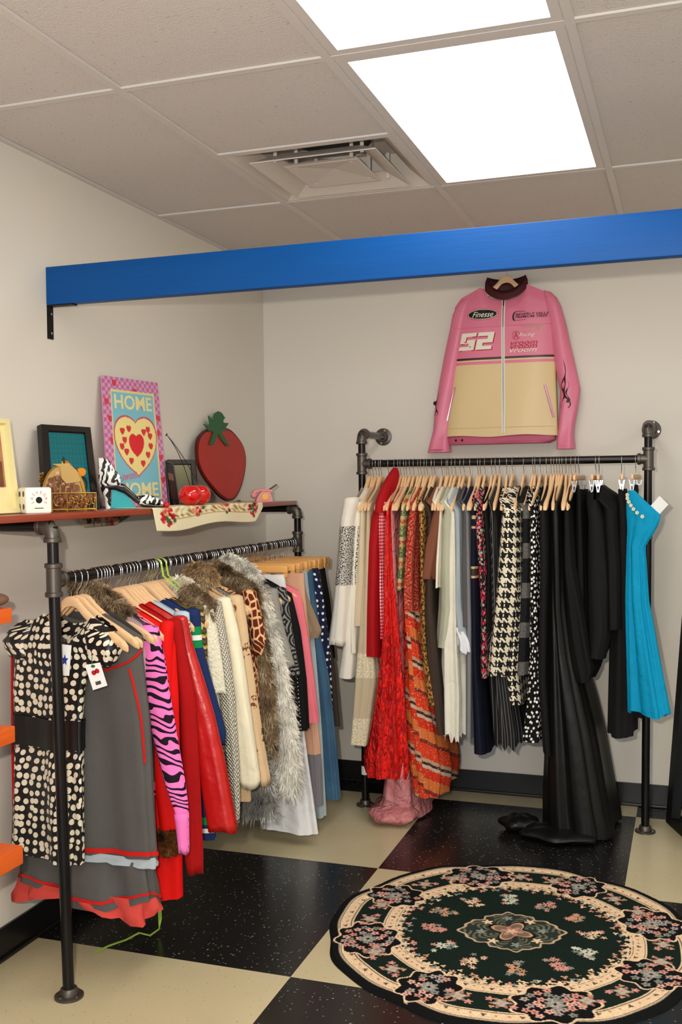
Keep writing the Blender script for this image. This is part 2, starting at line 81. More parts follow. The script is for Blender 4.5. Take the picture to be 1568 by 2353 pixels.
IT={'poster': [(0.015, -1.553, 1.892), (0.015, -1.135, 1.901), (0.08, -1.184, 1.4085), (0.08, -1.624, 1.4085)], 'blackframe': [(0.03, -1.956, 1.69), (0.03, -1.663, 1.694), (0.13, -1.772, 1.4085), (0.13, -2.078, 1.4085)], 'creamframe': [(0.1, -2.4619999999999997, 1.687), (0.1, -2.222, 1.687), (0.2, -2.314, 1.4085), (0.2, -2.5540000000000003, 1.4085)], 'frameA': [(0.07, -1.181, 1.586), (0.1, -1.172, 1.572), (0.13, -1.176, 1.4085), (0.08, -1.162, 1.4085)], 'frameB': [(0.05, -1.13, 1.589), (0.05, -0.896, 1.593), (0.11, -0.992, 1.4085), (0.11, -1.181, 1.4085)], 'strawbody': [(0.051, -0.861, 1.639), (0.042, -0.827, 1.684), (0.038, -0.786, 1.707), (0.035, -0.736, 1.726), (0.034, -0.655, 1.737), (0.034, -0.533, 1.743), (0.036, -0.483, 1.735), (0.039, -0.442, 1.716), (0.045, -0.394, 1.684), (0.051, -0.375, 1.653), (0.056, -0.372, 1.621), (0.061, -0.382, 1.59), (0.068, -0.407, 1.553), (0.075, -0.446, 1.511), (0.081, -0.486, 1.475), (0.087, -0.537, 1.442), (0.09, -0.587, 1.422), (0.091, -0.648, 1.418), (0.087, -0.719, 1.442), (0.08, -0.781, 1.482), (0.072, -0.839, 1.525), (0.062, -0.87, 1.577)], 'strawleaf': [(0.03, -0.768, 1.753), (0.032, -0.717, 1.747), (0.03, -0.704, 1.757), (0.023, -0.706, 1.794), (0.026, -0.677, 1.779), (0.027, -0.663, 1.773), (0.022, -0.641, 1.806), (0.02, -0.595, 1.82), (0.021, -0.563, 1.814), (0.025, -0.537, 1.793), (0.027, -0.562, 1.779), (0.029, -0.561, 1.769), (0.029, -0.507, 1.77), (0.033, -0.55, 1.745), (0.035, -0.541, 1.738), (0.036, -0.603, 1.726), (0.042, -0.571, 1.693), (0.048, -0.537, 1.665), (0.048, -0.571, 1.663), (0.043, -0.613, 1.687), (0.038, -0.636, 1.716), (0.043, -0.676, 1.684), (0.047, -0.706, 1.664), (0.047, -0.748, 1.662), (0.042, -0.715, 1.693), (0.037, -0.684, 1.721), (0.035, -0.736, 1.726), (0.033, -0.743, 1.741)], 'xy': {'dice': (0.24, -2.285, 1.447), 'basket': (0.235, -2.079, 1.429), 'purse': (0.15, -2.004, 1.512), 'shoe': (0.2, -1.677, 1.397), 'cherryA': (0.24, -1.302, 1.446), 'cherryB': (0.24, -1.134, 1.444), 'stemtop': (0.14, -1.296, 1.682), 'phone': (0.2, -0.511, 1.413), 'pen': (0.2, -0.464, 1.452), 'pen2': (0.2, -0.337, 1.484), 'redthing': (0.24, -1.522, 1.416)}, 'cloth': [(0.305, -1.711, 1.417), (0.305, -0.756, 1.413)], 'under': [(0.03, -1.747, 1.377), (0.03, -1.674, 1.34), (0.03, -1.53, 1.34), (0.03, -1.291, 1.357)], 'mir': [(1.977, -0.192, 0.0), (2.017, -0.296, 0.0), (2.017, -0.14, 0.56)], 'tag1': [(0.304, -2.262, 1.024), (0.34, -2.262, 1.022), (0.33, -2.262, 0.932), (0.299, -2.262, 0.932)], 'tag2': [(0.384, -2.262, 0.966), (0.435, -2.262, 0.976), (0.458, -2.262, 0.91), (0.41, -2.262, 0.894)], 'rib': [(0.304, -1.7, 1.246), (0.337, -1.7, 1.207), (0.375, -1.7, 1.144), (0.427, -1.7, 1.096)], 'rib2': [(0.381, -1.846, 0.006), (0.368, -1.884, 0.006), (0.33, -1.889, 0.006), (0.309, -1.936, 0.006), (0.285, -2.003, 0.006), (0.259, -2.05, 0.006), (0.391, -1.86, 0.13)]}

CAM=[2.05675, -4.83559, 1.48601, 1.5431, 0.01118, 0.32877, 2359.08003]
H=2.577
RZL,RXL=1.215,.303
RZR,RYR=1.575,-.354

# ------------------------------------------------------------------ helpers
def link(o): COL.objects.link(o); return o
def tag(o,label=None,cat=None,group=None,kind=None):
    if label: o['label']=label
    if cat: o['category']=cat
    if group: o['group']=group
    if kind: o['kind']=kind
    return o
def empty(name,loc=(0,0,0),rz=0):
    o=bpy.data.objects.new(name,None); link(o); o.location=loc; o.rotation_euler=(0,0,rz); o.empty_display_size=.05; return o
def mesh(name,verts,faces,mat,parent=None,smooth=True,uv=None,loc=None,rz=None):
    me=bpy.data.meshes.new(name); me.from_pydata([tuple(v) for v in verts],[],faces); me.update()
    if smooth: me.polygons.foreach_set('use_smooth',[True]*len(me.polygons))
    if uv is not None:
        l=me.uv_layers.new(name='UVMap'); idx=np.empty(len(me.loops),dtype=np.int32); me.loops.foreach_get('vertex_index',idx)
        l.data.foreach_set('uv',np.asarray(uv,dtype=np.float32)[idx].ravel())
    for m in (mat if isinstance(mat,(list,tuple)) else [mat]): me.materials.append(m)
    o=bpy.data.objects.new(name,me); link(o)
    if parent: o.parent=parent
    if loc is not None: o.location=loc
    if rz is not None: o.rotation_euler=(0,0,rz)
    return o
class G:
    """collects shapes into one mesh"""
    def __init__(s): s.v=[];s.f=[];s.mi=[];s.cur=0
    def add(s,v,f):
        b=len(s.v); s.v+= [tuple(p) for p in v]; s.f+=[tuple(b+i for i in q) for q in f]; s.mi+=[s.cur]*len(f); return s
    def box(s,c,d,rz=0,bev=0,rot=None):
        x,y,z=[k/2 for k in d]
        if bev:
            bm=bmesh.new(); bmesh.ops.create_cube(bm,size=1); bmesh.ops.scale(bm,vec=d,verts=bm.verts)
            bmesh.ops.bevel(bm,geom=bm.edges[:],offset=bev,segments=3,affect='EDGES',profile=.5)
            bm.verts.ensure_lookup_table(); vs=[v.co.copy() for v in bm.verts]; fs=[[v.index for v in f.verts] for f in bm.faces]
            bm.free()
        else:
            vs=[Vector((a*x,b*y,e*z)) for a in(-1,1) for b in(-1,1) for e in(-1,1)]
            fs=[(0,1,3,2),(4,6,7,5),(0,4,5,1),(2,3,7,6),(0,2,6,4),(1,5,7,3)]
        R=rot if rot is not None else Matrix.Rotation(rz,3,'Z')
        return s.add([R@v+Vector(c) for v in vs],fs)
    def tube(s,pts,r,n=12,cap=True,sx=1):
        pts=[Vector(p) for p in pts]; rs=r if isinstance(r,(list,tuple)) else [r]*len(pts)
        vs=[];fs=[]; up=None
        for i,p in enumerate(pts):
            t=(pts[min(i+1,len(pts)-1)]-pts[max(i-1,0)]).normalized()
            if up is None:
                up=t.orthogonal().normalized() if abs(t.z)>.9 else Vector((0,0,1))
            a=t.cross(up)
            if a.length<1e-6: a=t.orthogonal()
            a.normalize(); b=a.cross(t).normalized(); up=b
            for k in range(n):
                th=2*PI*k/n; vs.append(p+a*math.cos(th)*rs[i]*sx+b*math.sin(th)*rs[i])
        for i in range(len(pts)-1):
            for k in range(n):
                k2=(k+1)%n; fs.append((i*n+k,i*n+k2,(i+1)*n+k2,(i+1)*n+k))
        if cap: fs.append(tuple(range(n-1,-1,-1))); fs.append(tuple((len(pts)-1)*n+k for k in range(n)))
        return s.add(vs,fs)
    def sphere(s,c,r,n=20,m=14,sc=(1,1,1),fn=None):
        vs=[];fs=[]
        for i in range(m+1):
            ph=PI*i/m
            for k in range(n):
                th=2*PI*k/n; d=Vector((math.sin(ph)*math.cos(th),math.sin(ph)*math.sin(th),math.cos(ph)))
                rr=r*(fn(th,ph) if fn else 1); vs.append(Vector(c)+Vector((d.x*sc[0],d.y*sc[1],d.z*sc[2]))*rr)
        for i in range(m):
            for k in range(n): fs.append((i*n+k,(i+1)*n+k,(i+1)*n+(k+1)%n,i*n+(k+1)%n))
        return s.add(vs,fs)
    def prism(s,poly,fn,t0,t1):
        """poly 2-D outline, fn(a,b,t)->3-D"""
        n=len(poly); vs=[fn(a,b,t0) for a,b in poly]+[fn(a,b,t1) for a,b in poly]
        return s.add(vs,[tuple(range(n)),tuple(range(2*n-1,n-1,-1))]+[(i,i+n,(i+1)%n+n,(i+1)%n) for i in range(n)])
    def build(s,name,mat,parent=None,smooth=True,loc=None,rz=None):
        o=mesh(name,s.v,s.f,mat,parent,smooth,loc=loc,rz=rz)
        if any(s.mi): o.data.polygons.foreach_set('material_index',s.mi)
        bm=bmesh.new(); bm.from_mesh(o.data); bmesh.ops.recalc_face_normals(bm,faces=bm.faces); bm.to_mesh(o.data); bm.free()
        if smooth: autosmooth(o)
        return o
def autosmooth(o,ang=.7):
    me=o.data; bm=bmesh.new(); bm.from_mesh(me)
    for e in bm.edges:
        if len(e.link_faces)==2 and e.calc_face_angle(0)>ang: e.smooth=False
    bm.to_mesh(me); bm.free()

# ------------------------------------------------------------------ materials
class N:
    def __init__(s,name,rough=.75,metal=0,spec=.3,coat=0):
        s.m=bpy.data.materials.new(name); s.m.use_nodes=True; s.t=s.m.node_tree; s.b=s.t.nodes['Principled BSDF']
        s.b.inputs['Roughness'].default_value=rough; s.b.inputs['Metallic'].default_value=metal
        s.b.inputs['Specular IOR Level'].default_value=spec; s.b.inputs['Coat Weight'].default_value=coat
    def n(s,typ,**k):
        x=s.t.nodes.new(typ)
        for a,b in k.items(): setattr(x,a,b)
        return x
    def L(s,a,b): s.t.links.new(a,b)
    def inp(s,sock,v):
        if hasattr(v,'is_output') or isinstance(v,bpy.types.NodeSocket): s.L(v,sock)
        else: sock.default_value=v
    def math(s,op,a,b=0.0,c=None):
        x=s.n('ShaderNodeMath',operation=op); s.inp(x.inputs[0],a); s.inp(x.inputs[1],b)
        if c is not None: s.inp(x.inputs[2],c)
        return x.outputs[0]
    def uv(s):
        x=s.n('ShaderNodeUVMap'); return x.outputs[0]
    def obj(s): return s.n('ShaderNodeTexCoord').outputs['Object']
    def gen(s): return s.n('ShaderNodeTexCoord').outputs['Generated']
    def pos(s): return s.n('ShaderNodeNewGeometry').outputs['Position']
    def sep(s,v):
        x=s.n('ShaderNodeSeparateXYZ'); s.L(v,x.inputs[0]); return x.outputs
    def comb(s,a,b,c=0.0):
        x=s.n('ShaderNodeCombineXYZ'); s.inp(x.inputs[0],a);s.inp(x.inputs[1],b);s.inp(x.inputs[2],c); return x.outputs[0]
    def mix(s,f,a,b,bt='MIX'):
        x=s.n('ShaderNodeMix',data_type='RGBA',blend_type=bt); s.inp(x.inputs[0],f)
        for i,v in((6,a),(7,b)):
            if isinstance(v,(tuple,list)): x.inputs[i].default_value=(v[0],v[1],v[2],1)
            else: s.L(v,x.inputs[i])
        return x.outputs[2]
    def noise(s,v,scale,detail=2,dist=0.0,dim='3D'):
        x=s.n('ShaderNodeTexNoise',noise_dimensions=dim); s.L(v,x.inputs['Vector']); x.inputs['Scale'].default_value=scale; x.inputs['Detail'].default_value=detail; x.inputs['Distortion'].default_value=dist
        return x.outputs[0]
    def vor(s,v,scale,rand=1.0,feat='F1',dim='2D'):
        x=s.n('ShaderNodeTexVoronoi',voronoi_dimensions=dim,feature=feat); s.L(v,x.inputs['Vector']); x.inputs['Scale'].default_value=scale; x.inputs['Randomness'].default_value=rand
        return x
    def ramp(s,f,stops,interp='CONSTANT'):
        x=s.n('ShaderNodeValToRGB'); s.L(f,x.inputs[0]); x.color_ramp.interpolation=interp
        e=x.color_ramp.elements
        while len(e)<len(stops): e.new(.5)
        for i,(p,c) in enumerate(stops): e[i].position=p; e[i].color=(c[0],c[1],c[2],1)
        return x.outputs[0]
    def gt(s,a,b): return s.math('GREATER_THAN',a,b)
    def lt(s,a,b): return s.math('LESS_THAN',a,b)
    def col(s,c):
        if isinstance(c,(tuple,list)): s.b.inputs['Base Color'].default_value=(c[0],c[1],c[2],1)
        else: s.L(c,s.b.inputs['Base Color'])
        return s
    def bump(s,h,strength=.3,dist=.01):
        x=s.n('ShaderNodeBump'); x.inputs['Strength'].default_value=strength; x.inputs['Distance'].default_value=dist; s.L(h,x.inputs['Height']); s.L(x.outputs[0],s.b.inputs['Normal']); return s
def srgb(r,g,b):
    f=lambda c:((c/255+.055)/1.055)**2.4 if c>10 else c/255/12.92
    return (f(r),f(g),f(b))
MAT={}
def plain(key,rgb,rough=.8,metal=0,spec=.3,coat=0,bump=None,var=0,name=None):
    n=N(name or key,rough,metal,spec,coat); c=srgb(*rgb)
    if var:
        v=n.noise(n.obj(),6,4); n.col(n.mix(n.math('MULTIPLY',v,1.0),tuple(k*(1-var) for k in c),tuple(min(1,k*(1+var)) for k in c)))
    else: n.col(c)
    if bump: n.bump(n.noise(n.obj(),bump[0],3),bump[1],bump[2] if len(bump)>2 else .01)
    MAT[key]=n.m; return n.m
def cloth(key,rgb,rough=.85,weave=900,bs=.15,var=.10,spec=.2,fold=.5):
    n=N('cloth_'+key,rough,spec=spec); c=srgb(*rgb)
    a=n.noise(n.obj(),9,3); n.col(n.mix(a,tuple(k*(1-var) for k in c),tuple(min(1,k*(1+var)) for k in c)))
    h=n.math('ADD',n.math('MULTIPLY',n.noise(n.obj(),16,3,.6),fold),n.math('MULTIPLY',n.noise(n.obj(),weave/3,1),.05)); n.bump(h,bs*2,.02)
    MAT[key]=n.m; return n.m
def patt(key,rough=.8,spec=.2):
    n=N('cloth_'+key,rough,spec=spec); MAT[key]=n.m
    n.bump(n.noise(n.obj(),16,3,.6),.22,.02)
    return n
# structure
n=N('wall_paint',.65,spec=.25); v=n.noise(n.pos(),1.3,3); n.col(n.mix(v,srgb(214,209,199),srgb(222,217,207))); n.bump(n.noise(n.pos(),70,4),.06,.004); MAT['wall']=n.m
n=N('ceiling_tile',.95,spec=.1); p=n.pos(); a=n.noise(p,160,3); b=n.gt(n.noise(p,90,3),.68); n.col(n.mix(b,n.mix(a,srgb(200,195,193),srgb(213,208,206)),srgb(184,178,175))); n.bump(a,.5,.004); MAT['ceil']=n.m
plain('grid',(206,202,200),.5)
plain('baseboard',(14,14,15),.35,spec=.5)
n=N('floor_tile',.22,spec=.45); p=n.pos(); sx=n.sep(p)
ix=n.math('FLOOR',n.math('DIVIDE',n.math('SUBTRACT',sx[0],.9098),.9144)); iy=n.math('FLOOR',n.math('DIVIDE',n.math('SUBTRACT',sx[1],-.1676),.9144))
par=n.math('MODULO',n.math('ADD',n.math('ADD',ix,iy),100.0),2.0)
vo=n.vor(p,62,1,dim='3D'); sp=n.math('MULTIPLY',n.lt(vo.outputs['Distance'],.17),n.gt(n.noise(p,33,1),.46))
vo2=n.vor(p,26,1,dim='3D'); sp2=n.math('MULTIPLY',n.lt(vo2.outputs['Distance'],.10),n.gt(n.noise(p,21,1),.50))
big=n.math('MAXIMUM',sp,sp2)
blk=n.mix(n.math('MULTIPLY',big,.55),n.mix(n.noise(p,2.5,3),(.006,.006,.006),(.014,.013,.013)),srgb(150,145,135))
crm=n.mix(n.math('MULTIPLY',n.math('MULTIPLY',n.lt(vo.outputs['Distance'],.12),n.gt(n.noise(p,40,1),.5)),.5),n.mix(n.noise(p,3,4),srgb(186,174,138),srgb(204,193,158)),srgb(90,75,55))
n.col(n.mix(par,crm,blk)); n.L(n.ramp(n.noise(p,3,2),[(0,(.2,)*3),(1,(.3,)*3)],'LINEAR'),n.b.inputs['Roughness']); MAT['floor']=n.m
def emis(key,rgb,st):
    m=bpy.data.materials.new(key); m.use_nodes=True; t=m.node_tree; t.nodes.clear(); e=t.nodes.new('ShaderNodeEmission'); o=t.nodes.new('ShaderNodeOutputMaterial'); t.links.new(e.outputs[0],o.inputs[0]); e.inputs[0].default_value=(*rgb,1); e.inputs[1].default_value=st; MAT[key]=m
emis('lightpanel',(1,.95,.88),7.5)
# objects
plain('pipe',(30,28,28),.28,.6,.5)
plain('fitting',(92,86,80),.42,.75,.5,bump=(200,.15,.002))
plain('screw',(170,165,158),.3,1)
plain('chrome',(205,205,205),.18,1)
n=N('hanger_wood',.45,spec=.4); p=n.obj(); q=n.comb(n.math('MULTIPLY',n.sep(p)[0],4.0),n.math('MULTIPLY',n.sep(p)[1],30.0),n.math('MULTIPLY',n.sep(p)[2],40.0)); n.col(n.mix(n.noise(q,5,3),srgb(222,178,130),srgb(240,204,160))); MAT['wood']=n.m
n=N('clamp_wood',.42,spec=.4); p=n.obj(); q=n.comb(n.math('MULTIPLY',n.sep(p)[0],4.0),n.math('MULTIPLY',n.sep(p)[1],30.0),n.math('MULTIPLY',n.sep(p)[2],40.0)); n.col(n.mix(n.noise(q,5,3),srgb(222,158,84),srgb(238,184,112))); MAT['honey']=n.m
n=N('blue_beam_paint',.5,spec=.2); p=n.pos(); s_=n.sep(p); q=n.comb(n.math('MULTIPLY',s_[0],1.2),s_[1],n.math('MULTIPLY',s_[2],26.0)); kn=n.vor(p,3.2,1,dim='3D').outputs['Distance']
n.col(n.mix(n.lt(kn,.07),n.mix(n.noise(q,4,4),srgb(0,68,136),srgb(0,78,150)),srgb(4,60,128))); n.bump(n.noise(q,7,4),.12,.004); MAT['beam']=n.m
plain('iron',(16,15,16),.5,.3)
n=N('shelf_wood',.32,spec=.5,coat=.3); p=n.pos(); s_=n.sep(p); q=n.comb(n.math('MULTIPLY',s_[0],22.0),n.math('MULTIPLY',s_[1],1.4),n.math('MULTIPLY',s_[2],22.0)); n.col(n.mix(n.noise(q,4,5),srgb(118,40,22),srgb(158,68,42))); MAT['shelf']=n.m
n=N('orange_board',.4,spec=.4); p=n.pos(); s_=n.sep(p); q=n.comb(n.math('MULTIPLY',s_[0],30.0),n.math('MULTIPLY',s_[1],1.4),n.math('MULTIPLY',s_[2],30.0)); n.col(n.mix(n.noise(q,4,5),srgb(214,84,20),srgb(236,112,38))); MAT['orange']=n.m
# fabrics, plain
cloth('charcoal',(84,82,80)); cloth('mauve',(176,150,158)); cloth('red',(214,10,6),.7); cloth('darkred',(158,12,14),.9)
plain('redleather',(184,22,20),.32,spec=.5,bump=(14,.35,.02),var=.12,name='red_leather')
cloth('pinkrib',(240,120,190)); cloth('salmon',(232,118,132)); cloth('whitedenim',(232,232,232),bs=.25,fold=.9); cloth('taupe',(140,120,98)); cloth('darkbrown',(62,50,42)); cloth('black',(12,12,12),.75)
plain('blackwool',(17,17,18),.9,bump=(30,.1,.01),name='black_wool'); plain('satin',(11,11,11),.42,spec=.35,bump=(7,.15,.03),name='black_satin')
cloth('ivory',(232,226,208)); cloth('beige',(214,196,166)); cloth('crimson',(170,14,22),.7); cloth('sage',(178,178,156),bs=.25); cloth('bluegrey',(160,170,176)); cloth('midgrey',(120,122,126)); cloth('brown',(124,76,56)); cloth('creamcoat',(238,230,202),bs=.25)
cloth('turquoise',(0,146,190),.75,bs=.25,fold=.8); cloth('darkgreyknit',(74,70,66)); cloth('greyfurlow',(120,118,112)); cloth('furbrownm',(112,94,70)); cloth('whitefurm',(214,210,198)); cloth('greyheather',(150,148,140)); cloth('whiteruffle',(222,224,230)); cloth('greyruffle',(104,104,102))
cloth('sheerred',(196,70,62)); cloth('redpipe',(190,28,24)); cloth('greenribbon',(170,206,84)); cloth('yellow',(240,200,40)); cloth('orchid',(210,150,190))
plain('beltsatin',(10,10,11),.3,spec=.5,name='belt_satin'); plain('paper',(240,240,238),.7); plain('lime',(170,210,70),.7)
def pn(key): return patt(key)
n=patt('polka',.35,.4); u=n.uv(); vo=n.vor(u,40,.5); r=n.math('ADD',.22,n.math('MULTIPLY',n.noise(u,9,1),.27)); n.col(n.mix(n.lt(vo.outputs['Distance'],r),(.006,.006,.007),srgb(226,218,196)))
n=pn('zebra_pink'); u=n.uv(); s_=n.sep(u); w=n.math('ADD',n.math('MULTIPLY',s_[1],235.0),n.math('MULTIPLY',n.math('SUBTRACT',n.noise(u,13,1,.3,'2D'),.5),19.0)); w=n.math('ADD',w,n.math('MULTIPLY',s_[0],55.0)); n.col(n.mix(n.gt(n.math('SINE',w),.36),srgb(246,122,196),(.012,.004,.010)))
def furm(key,a,b,c):
    n=N('fur_'+key,.9,spec=.1); p=n.pos(); n.col(n.ramp(n.noise(p,17,4),[(.32,srgb(*a)),(.5,srgb(*b)),(.66,srgb(*c))],'LINEAR')); MAT[key]=n.m
furm('furbrown',(66,52,38),(134,112,86),(190,172,142)); furm('furgrey',(70,68,66),(130,128,124),(176,174,168)); furm('furwhite',(168,164,156),(230,226,214),(246,243,234)); furm('furcream',(206,196,172),(232,224,204),(240,236,222)); furm('furtan',(112,84,58),(160,132,98),(192,168,134)); furm('leofur',(22,14,10),(92,54,26),(150,104,60))
n=pn('lightstripe'); z=n.sep(n.uv())[1]; a=n.gt(n.math('SINE',n.math('MULTIPLY',z,420.0)),.1); n.col(n.mix(n.lt(z,1.05),srgb(176,198,214),n.mix(a,srgb(222,206,186),srgb(150,92,84))))
n=pn('navystripe'); z=n.sep(n.uv())[1]
def bandm(n,z,a,b): return n.math('MULTIPLY',n.gt(z,a),n.lt(z,b))
c=n.mix(n.math('MAXIMUM',bandm(n,z,.95,1.02),bandm(n,z,.36,.385)),srgb(24,44,92),srgb(10,134,74)); c=n.mix(n.math('MAXIMUM',bandm(n,z,.975,.992),bandm(n,z,.333,.348)),c,srgb(236,236,232)); n.col(c)
n=pn('knitstripe'); u=n.uv(); z=n.math('ADD',n.sep(u)[1],n.math('MULTIPLY',n.sep(u)[0],.3)); n.col(n.ramp(n.math('FRACT',n.math('MULTIPLY',z,26.0)),[(0,srgb(92,84,40)),(.25,srgb(70,50,34)),(.45,srgb(196,176,140)),(.6,srgb(196,156,50)),(.75,srgb(60,56,40))]))
n=pn('creamfuzz'); u=n.obj(); n.col(n.mix(n.noise(u,60,3),srgb(222,218,190),srgb(244,240,220))); n.bump(n.noise(u,120,4),.9,.01)
n=pn('waffle'); u=n.uv(); s_=n.sep(u); h=n.math('MULTIPLY',n.math('SINE',n.math('MULTIPLY',s_[0],520.0)),n.math('SINE',n.math('MULTIPLY',s_[1],420.0))); n.col(n.mix(n.gt(h,-.25),srgb(176,170,150),srgb(240,236,222))); n.bump(h,.9,.006)
n=pn('beigefloral'); u=n.uv(); vo=n.vor(u,9,1); a=n.math('MULTIPLY',n.lt(vo.outputs['Distance'],.22),n.gt(n.noise(u,75,2),.52)); n.col(n.mix(a,srgb(214,184,144),srgb(120,66,46)))
n=pn('giraffe'); u=n.uv(); q=n.comb(n.sep(u)[0],n.math('MULTIPLY',n.sep(u)[1],.62)); vo=n.vor(q,44,.9,'DISTANCE_TO_EDGE'); n.col(n.mix(n.gt(vo.outputs['Distance'],.12),srgb(226,180,130),srgb(96,34,18)))
n=pn('leopard'); u=n.uv(); vo=n.vor(u,60,1); d=vo.outputs['Distance']; a=bandm(n,d,.2,.42); n.col(n.mix(n.math('MULTIPLY',a,n.gt(n.noise(u,70,1),.4)),n.mix(n.lt(d,.2),srgb(176,128,66),srgb(120,76,36)),(.01,.008,.006)))
n=pn('paisleygrey'); u=n.uv(); vo=n.vor(u,16,1); a=n.math('SINE',n.math('MULTIPLY',vo.outputs['Distance'],26.0)); b=n.noise(u,60,3); n.col(n.mix(n.gt(n.math('ADD',a,b),.6),(.012,.012,.014),n.mix(b,srgb(90,92,96),srgb(160,158,150))))
def denim(key,a,b):
    n=pn(key); p=n.obj(); n.col(n.mix(n.noise(p,7,5),srgb(*a),srgb(*b))); n.bump(n.noise(p,30,4),.35,.01)
denim('jeans',(34,68,98),(74,112,140)); denim('palejeans',(130,150,160),(182,196,200)); denim('peachd',(190,150,124),(206,166,140))
n=pn('peach'); z=n.sep(n.uv())[1]; n.col(n.mix(n.lt(z,.36),srgb(206,160,132),srgb(118,116,122)))
def dots(key,bg,scale,r,rnd=.3,fg=(236,236,230)):
    n=pn(key); u=n.uv(); vo=n.vor(u,scale,rnd); n.col(n.mix(n.lt(vo.outputs['Distance'],r),srgb(*bg),srgb(*fg)))
dots('navydots',(20,28,60),34,.2); dots('blackdots',(10,10,11),48,.27,.75)
# right rack patterns
n=pn('sequins'); u=n.uv(); z=n.sep(u)[1]; a=n.vor(u,160,1); msk=bandm(n,z,1.04,1.30); n.col(n.mix(msk,srgb(232,226,214),n.ramp(a.outputs['Distance'],[(0,srgb(236,234,228)),(.35,srgb(150,146,138)),(.55,srgb(90,88,82))]))); n.L(n.math('MULTIPLY',msk,.45),n.b.inputs['Metallic'])
n=pn('lace'); u=n.uv(); z=n.sep(u)[1]; a=n.vor(u,130,1).outputs['Distance']; m=n.math('MAXIMUM',bandm(n,z,.63,.74),bandm(n,z,.33,.45)); n.col(n.mix(m,srgb(196,180,150),n.mix(n.gt(a,.4),srgb(232,222,192),srgb(206,192,160))))
n=pn('gingham'); u=n.uv(); s_=n.sep(u); a=n.gt(n.math('SINE',n.math('MULTIPLY',s_[0],430.0)),0.0); b=n.gt(n.math('SINE',n.math('MULTIPLY',s_[1],430.0)),0.0); n.col(n.ramp(n.math('MULTIPLY',n.math('ADD',a,b),.5),[(0,srgb(240,226,224)),(.3,srgb(222,104,116)),(.8,srgb(196,20,40))]))
n=patt('crushred',.4,.4); p=n.pos(); z=n.sep(p)[2]; a=n.noise(n.comb(n.math('MULTIPLY',n.sep(p)[0],3.0),n.math('MULTIPLY',n.sep(p)[1],3.0),z),26,4,1.0); n.col(n.mix(n.lt(z,.83),srgb(222,14,6),n.mix(n.gt(a,.5),srgb(176,6,4),srgb(236,24,12)))); n.bump(a,.8,.02)
n=patt('organza',.25,.5); n.col(n.mix(n.noise(n.obj(),12,4,1),srgb(196,96,100),srgb(226,160,160))); n.b.inputs['Alpha'].default_value=.82; n.bump(n.noise(n.obj(),14,4,1.5),1,.03)
n=pn('greenstripe'); z=n.sep(n.uv())[1]; u=n.uv(); a=n.ramp(n.math('FRACT',n.math('MULTIPLY',z,11.0)),[(0,srgb(84,110,60)),(.3,srgb(190,150,80)),(.42,srgb(172,68,50)),(.6,srgb(196,170,110)),(.78,srgb(60,100,66))]); n.col(n.mix(n.gt(n.noise(u,150,2),.55),a,srgb(196,180,130)))
n=pn('paisley'); u=n.uv(); z=n.sep(u)[1]; vo=n.vor(u,15,1); rg=n.math('SINE',n.math('MULTIPLY',vo.outputs['Distance'],30.0)); fine=n.noise(u,110,3); c=n.ramp(rg,[(0,srgb(168,32,20)),(.35,srgb(206,62,26)),(.6,srgb(214,170,140)),(.8,srgb(140,50,36))]); c=n.mix(n.gt(fine,.62),c,srgb(206,160,132))
bn=n.math('FRACT',n.math('MULTIPLY',n.math('ADD',z,n.math('MULTIPLY',n.sep(u)[0],.35)),4.6)); bands=n.ramp(bn,[(0,srgb(200,48,20)),(.2,srgb(190,172,150)),(.27,srgb(58,34,30)),(.33,srgb(180,150,120)),(.4,srgb(210,58,24)),(.7,srgb(120,44,34)),(.78,srgb(206,110,50))]); n.col(n.mix(n.math('MULTIPLY',n.lt(z,.93),n.lt(fine,.6)),c,bands))
cloth('raggedlace',(226,222,206),bs=.35)
n=pn('navytrim'); z=n.sep(n.uv())[1]; m=bandm(n,z,1.08,1.13); m2=n.math('MAXIMUM',bandm(n,z,1.08,1.09),bandm(n,z,1.12,1.13)); c=n.mix(m,srgb(18,22,40),srgb(70,56,46)); n.col(n.mix(n.math('MAXIMUM',m2,n.math('MAXIMUM',bandm(n,z,1.33,1.345),bandm(n,z,1.29,1.30))),c,srgb(206,176,134)))
n=pn('floral'); u=n.uv(); vo=n.vor(u,75,1); cr=n.sep(vo.outputs['Color'])[0]; n.col(n.mix(n.lt(vo.outputs['Distance'],.45),(.012,.012,.012),n.ramp(cr,[(0,srgb(210,40,70)),(.3,srgb(150,160,136)),(.5,srgb(24,20,20)),(.68,srgb(232,104,130)),(.85,srgb(180,174,150))])))
n=pn('blackstripe'); u=n.uv(); a=n.math('SINE',n.math('MULTIPLY',n.sep(u)[0],420.0)); n.col(n.mix(n.gt(a,.85),(.010,.010,.012),srgb(110,108,104)))
n=pn('houndstooth'); u=n.uv(); s_=n.sep(u); K=1/.0052; i=n.math('FLOOR',n.math('MULTIPLY',n.math('ADD',s_[0],10.0),K)); j=n.math('FLOOR',n.math('MULTIPLY',n.math('ADD',s_[1],10.0),K)); tw=n.lt(n.math('MODULO',n.math('ADD',i,j),4.0),2.0); wi=n.lt(n.math('MODULO',i,8.0),4.0); wj=n.lt(n.math('MODULO',j,8.0),4.0)
v=n.math('ADD',n.math('MULTIPLY',tw,wi),n.math('MULTIPLY',n.math('SUBTRACT',1.0,tw),wj)); n.col(n.mix(v,(.010,.010,.010),srgb(232,222,196)))
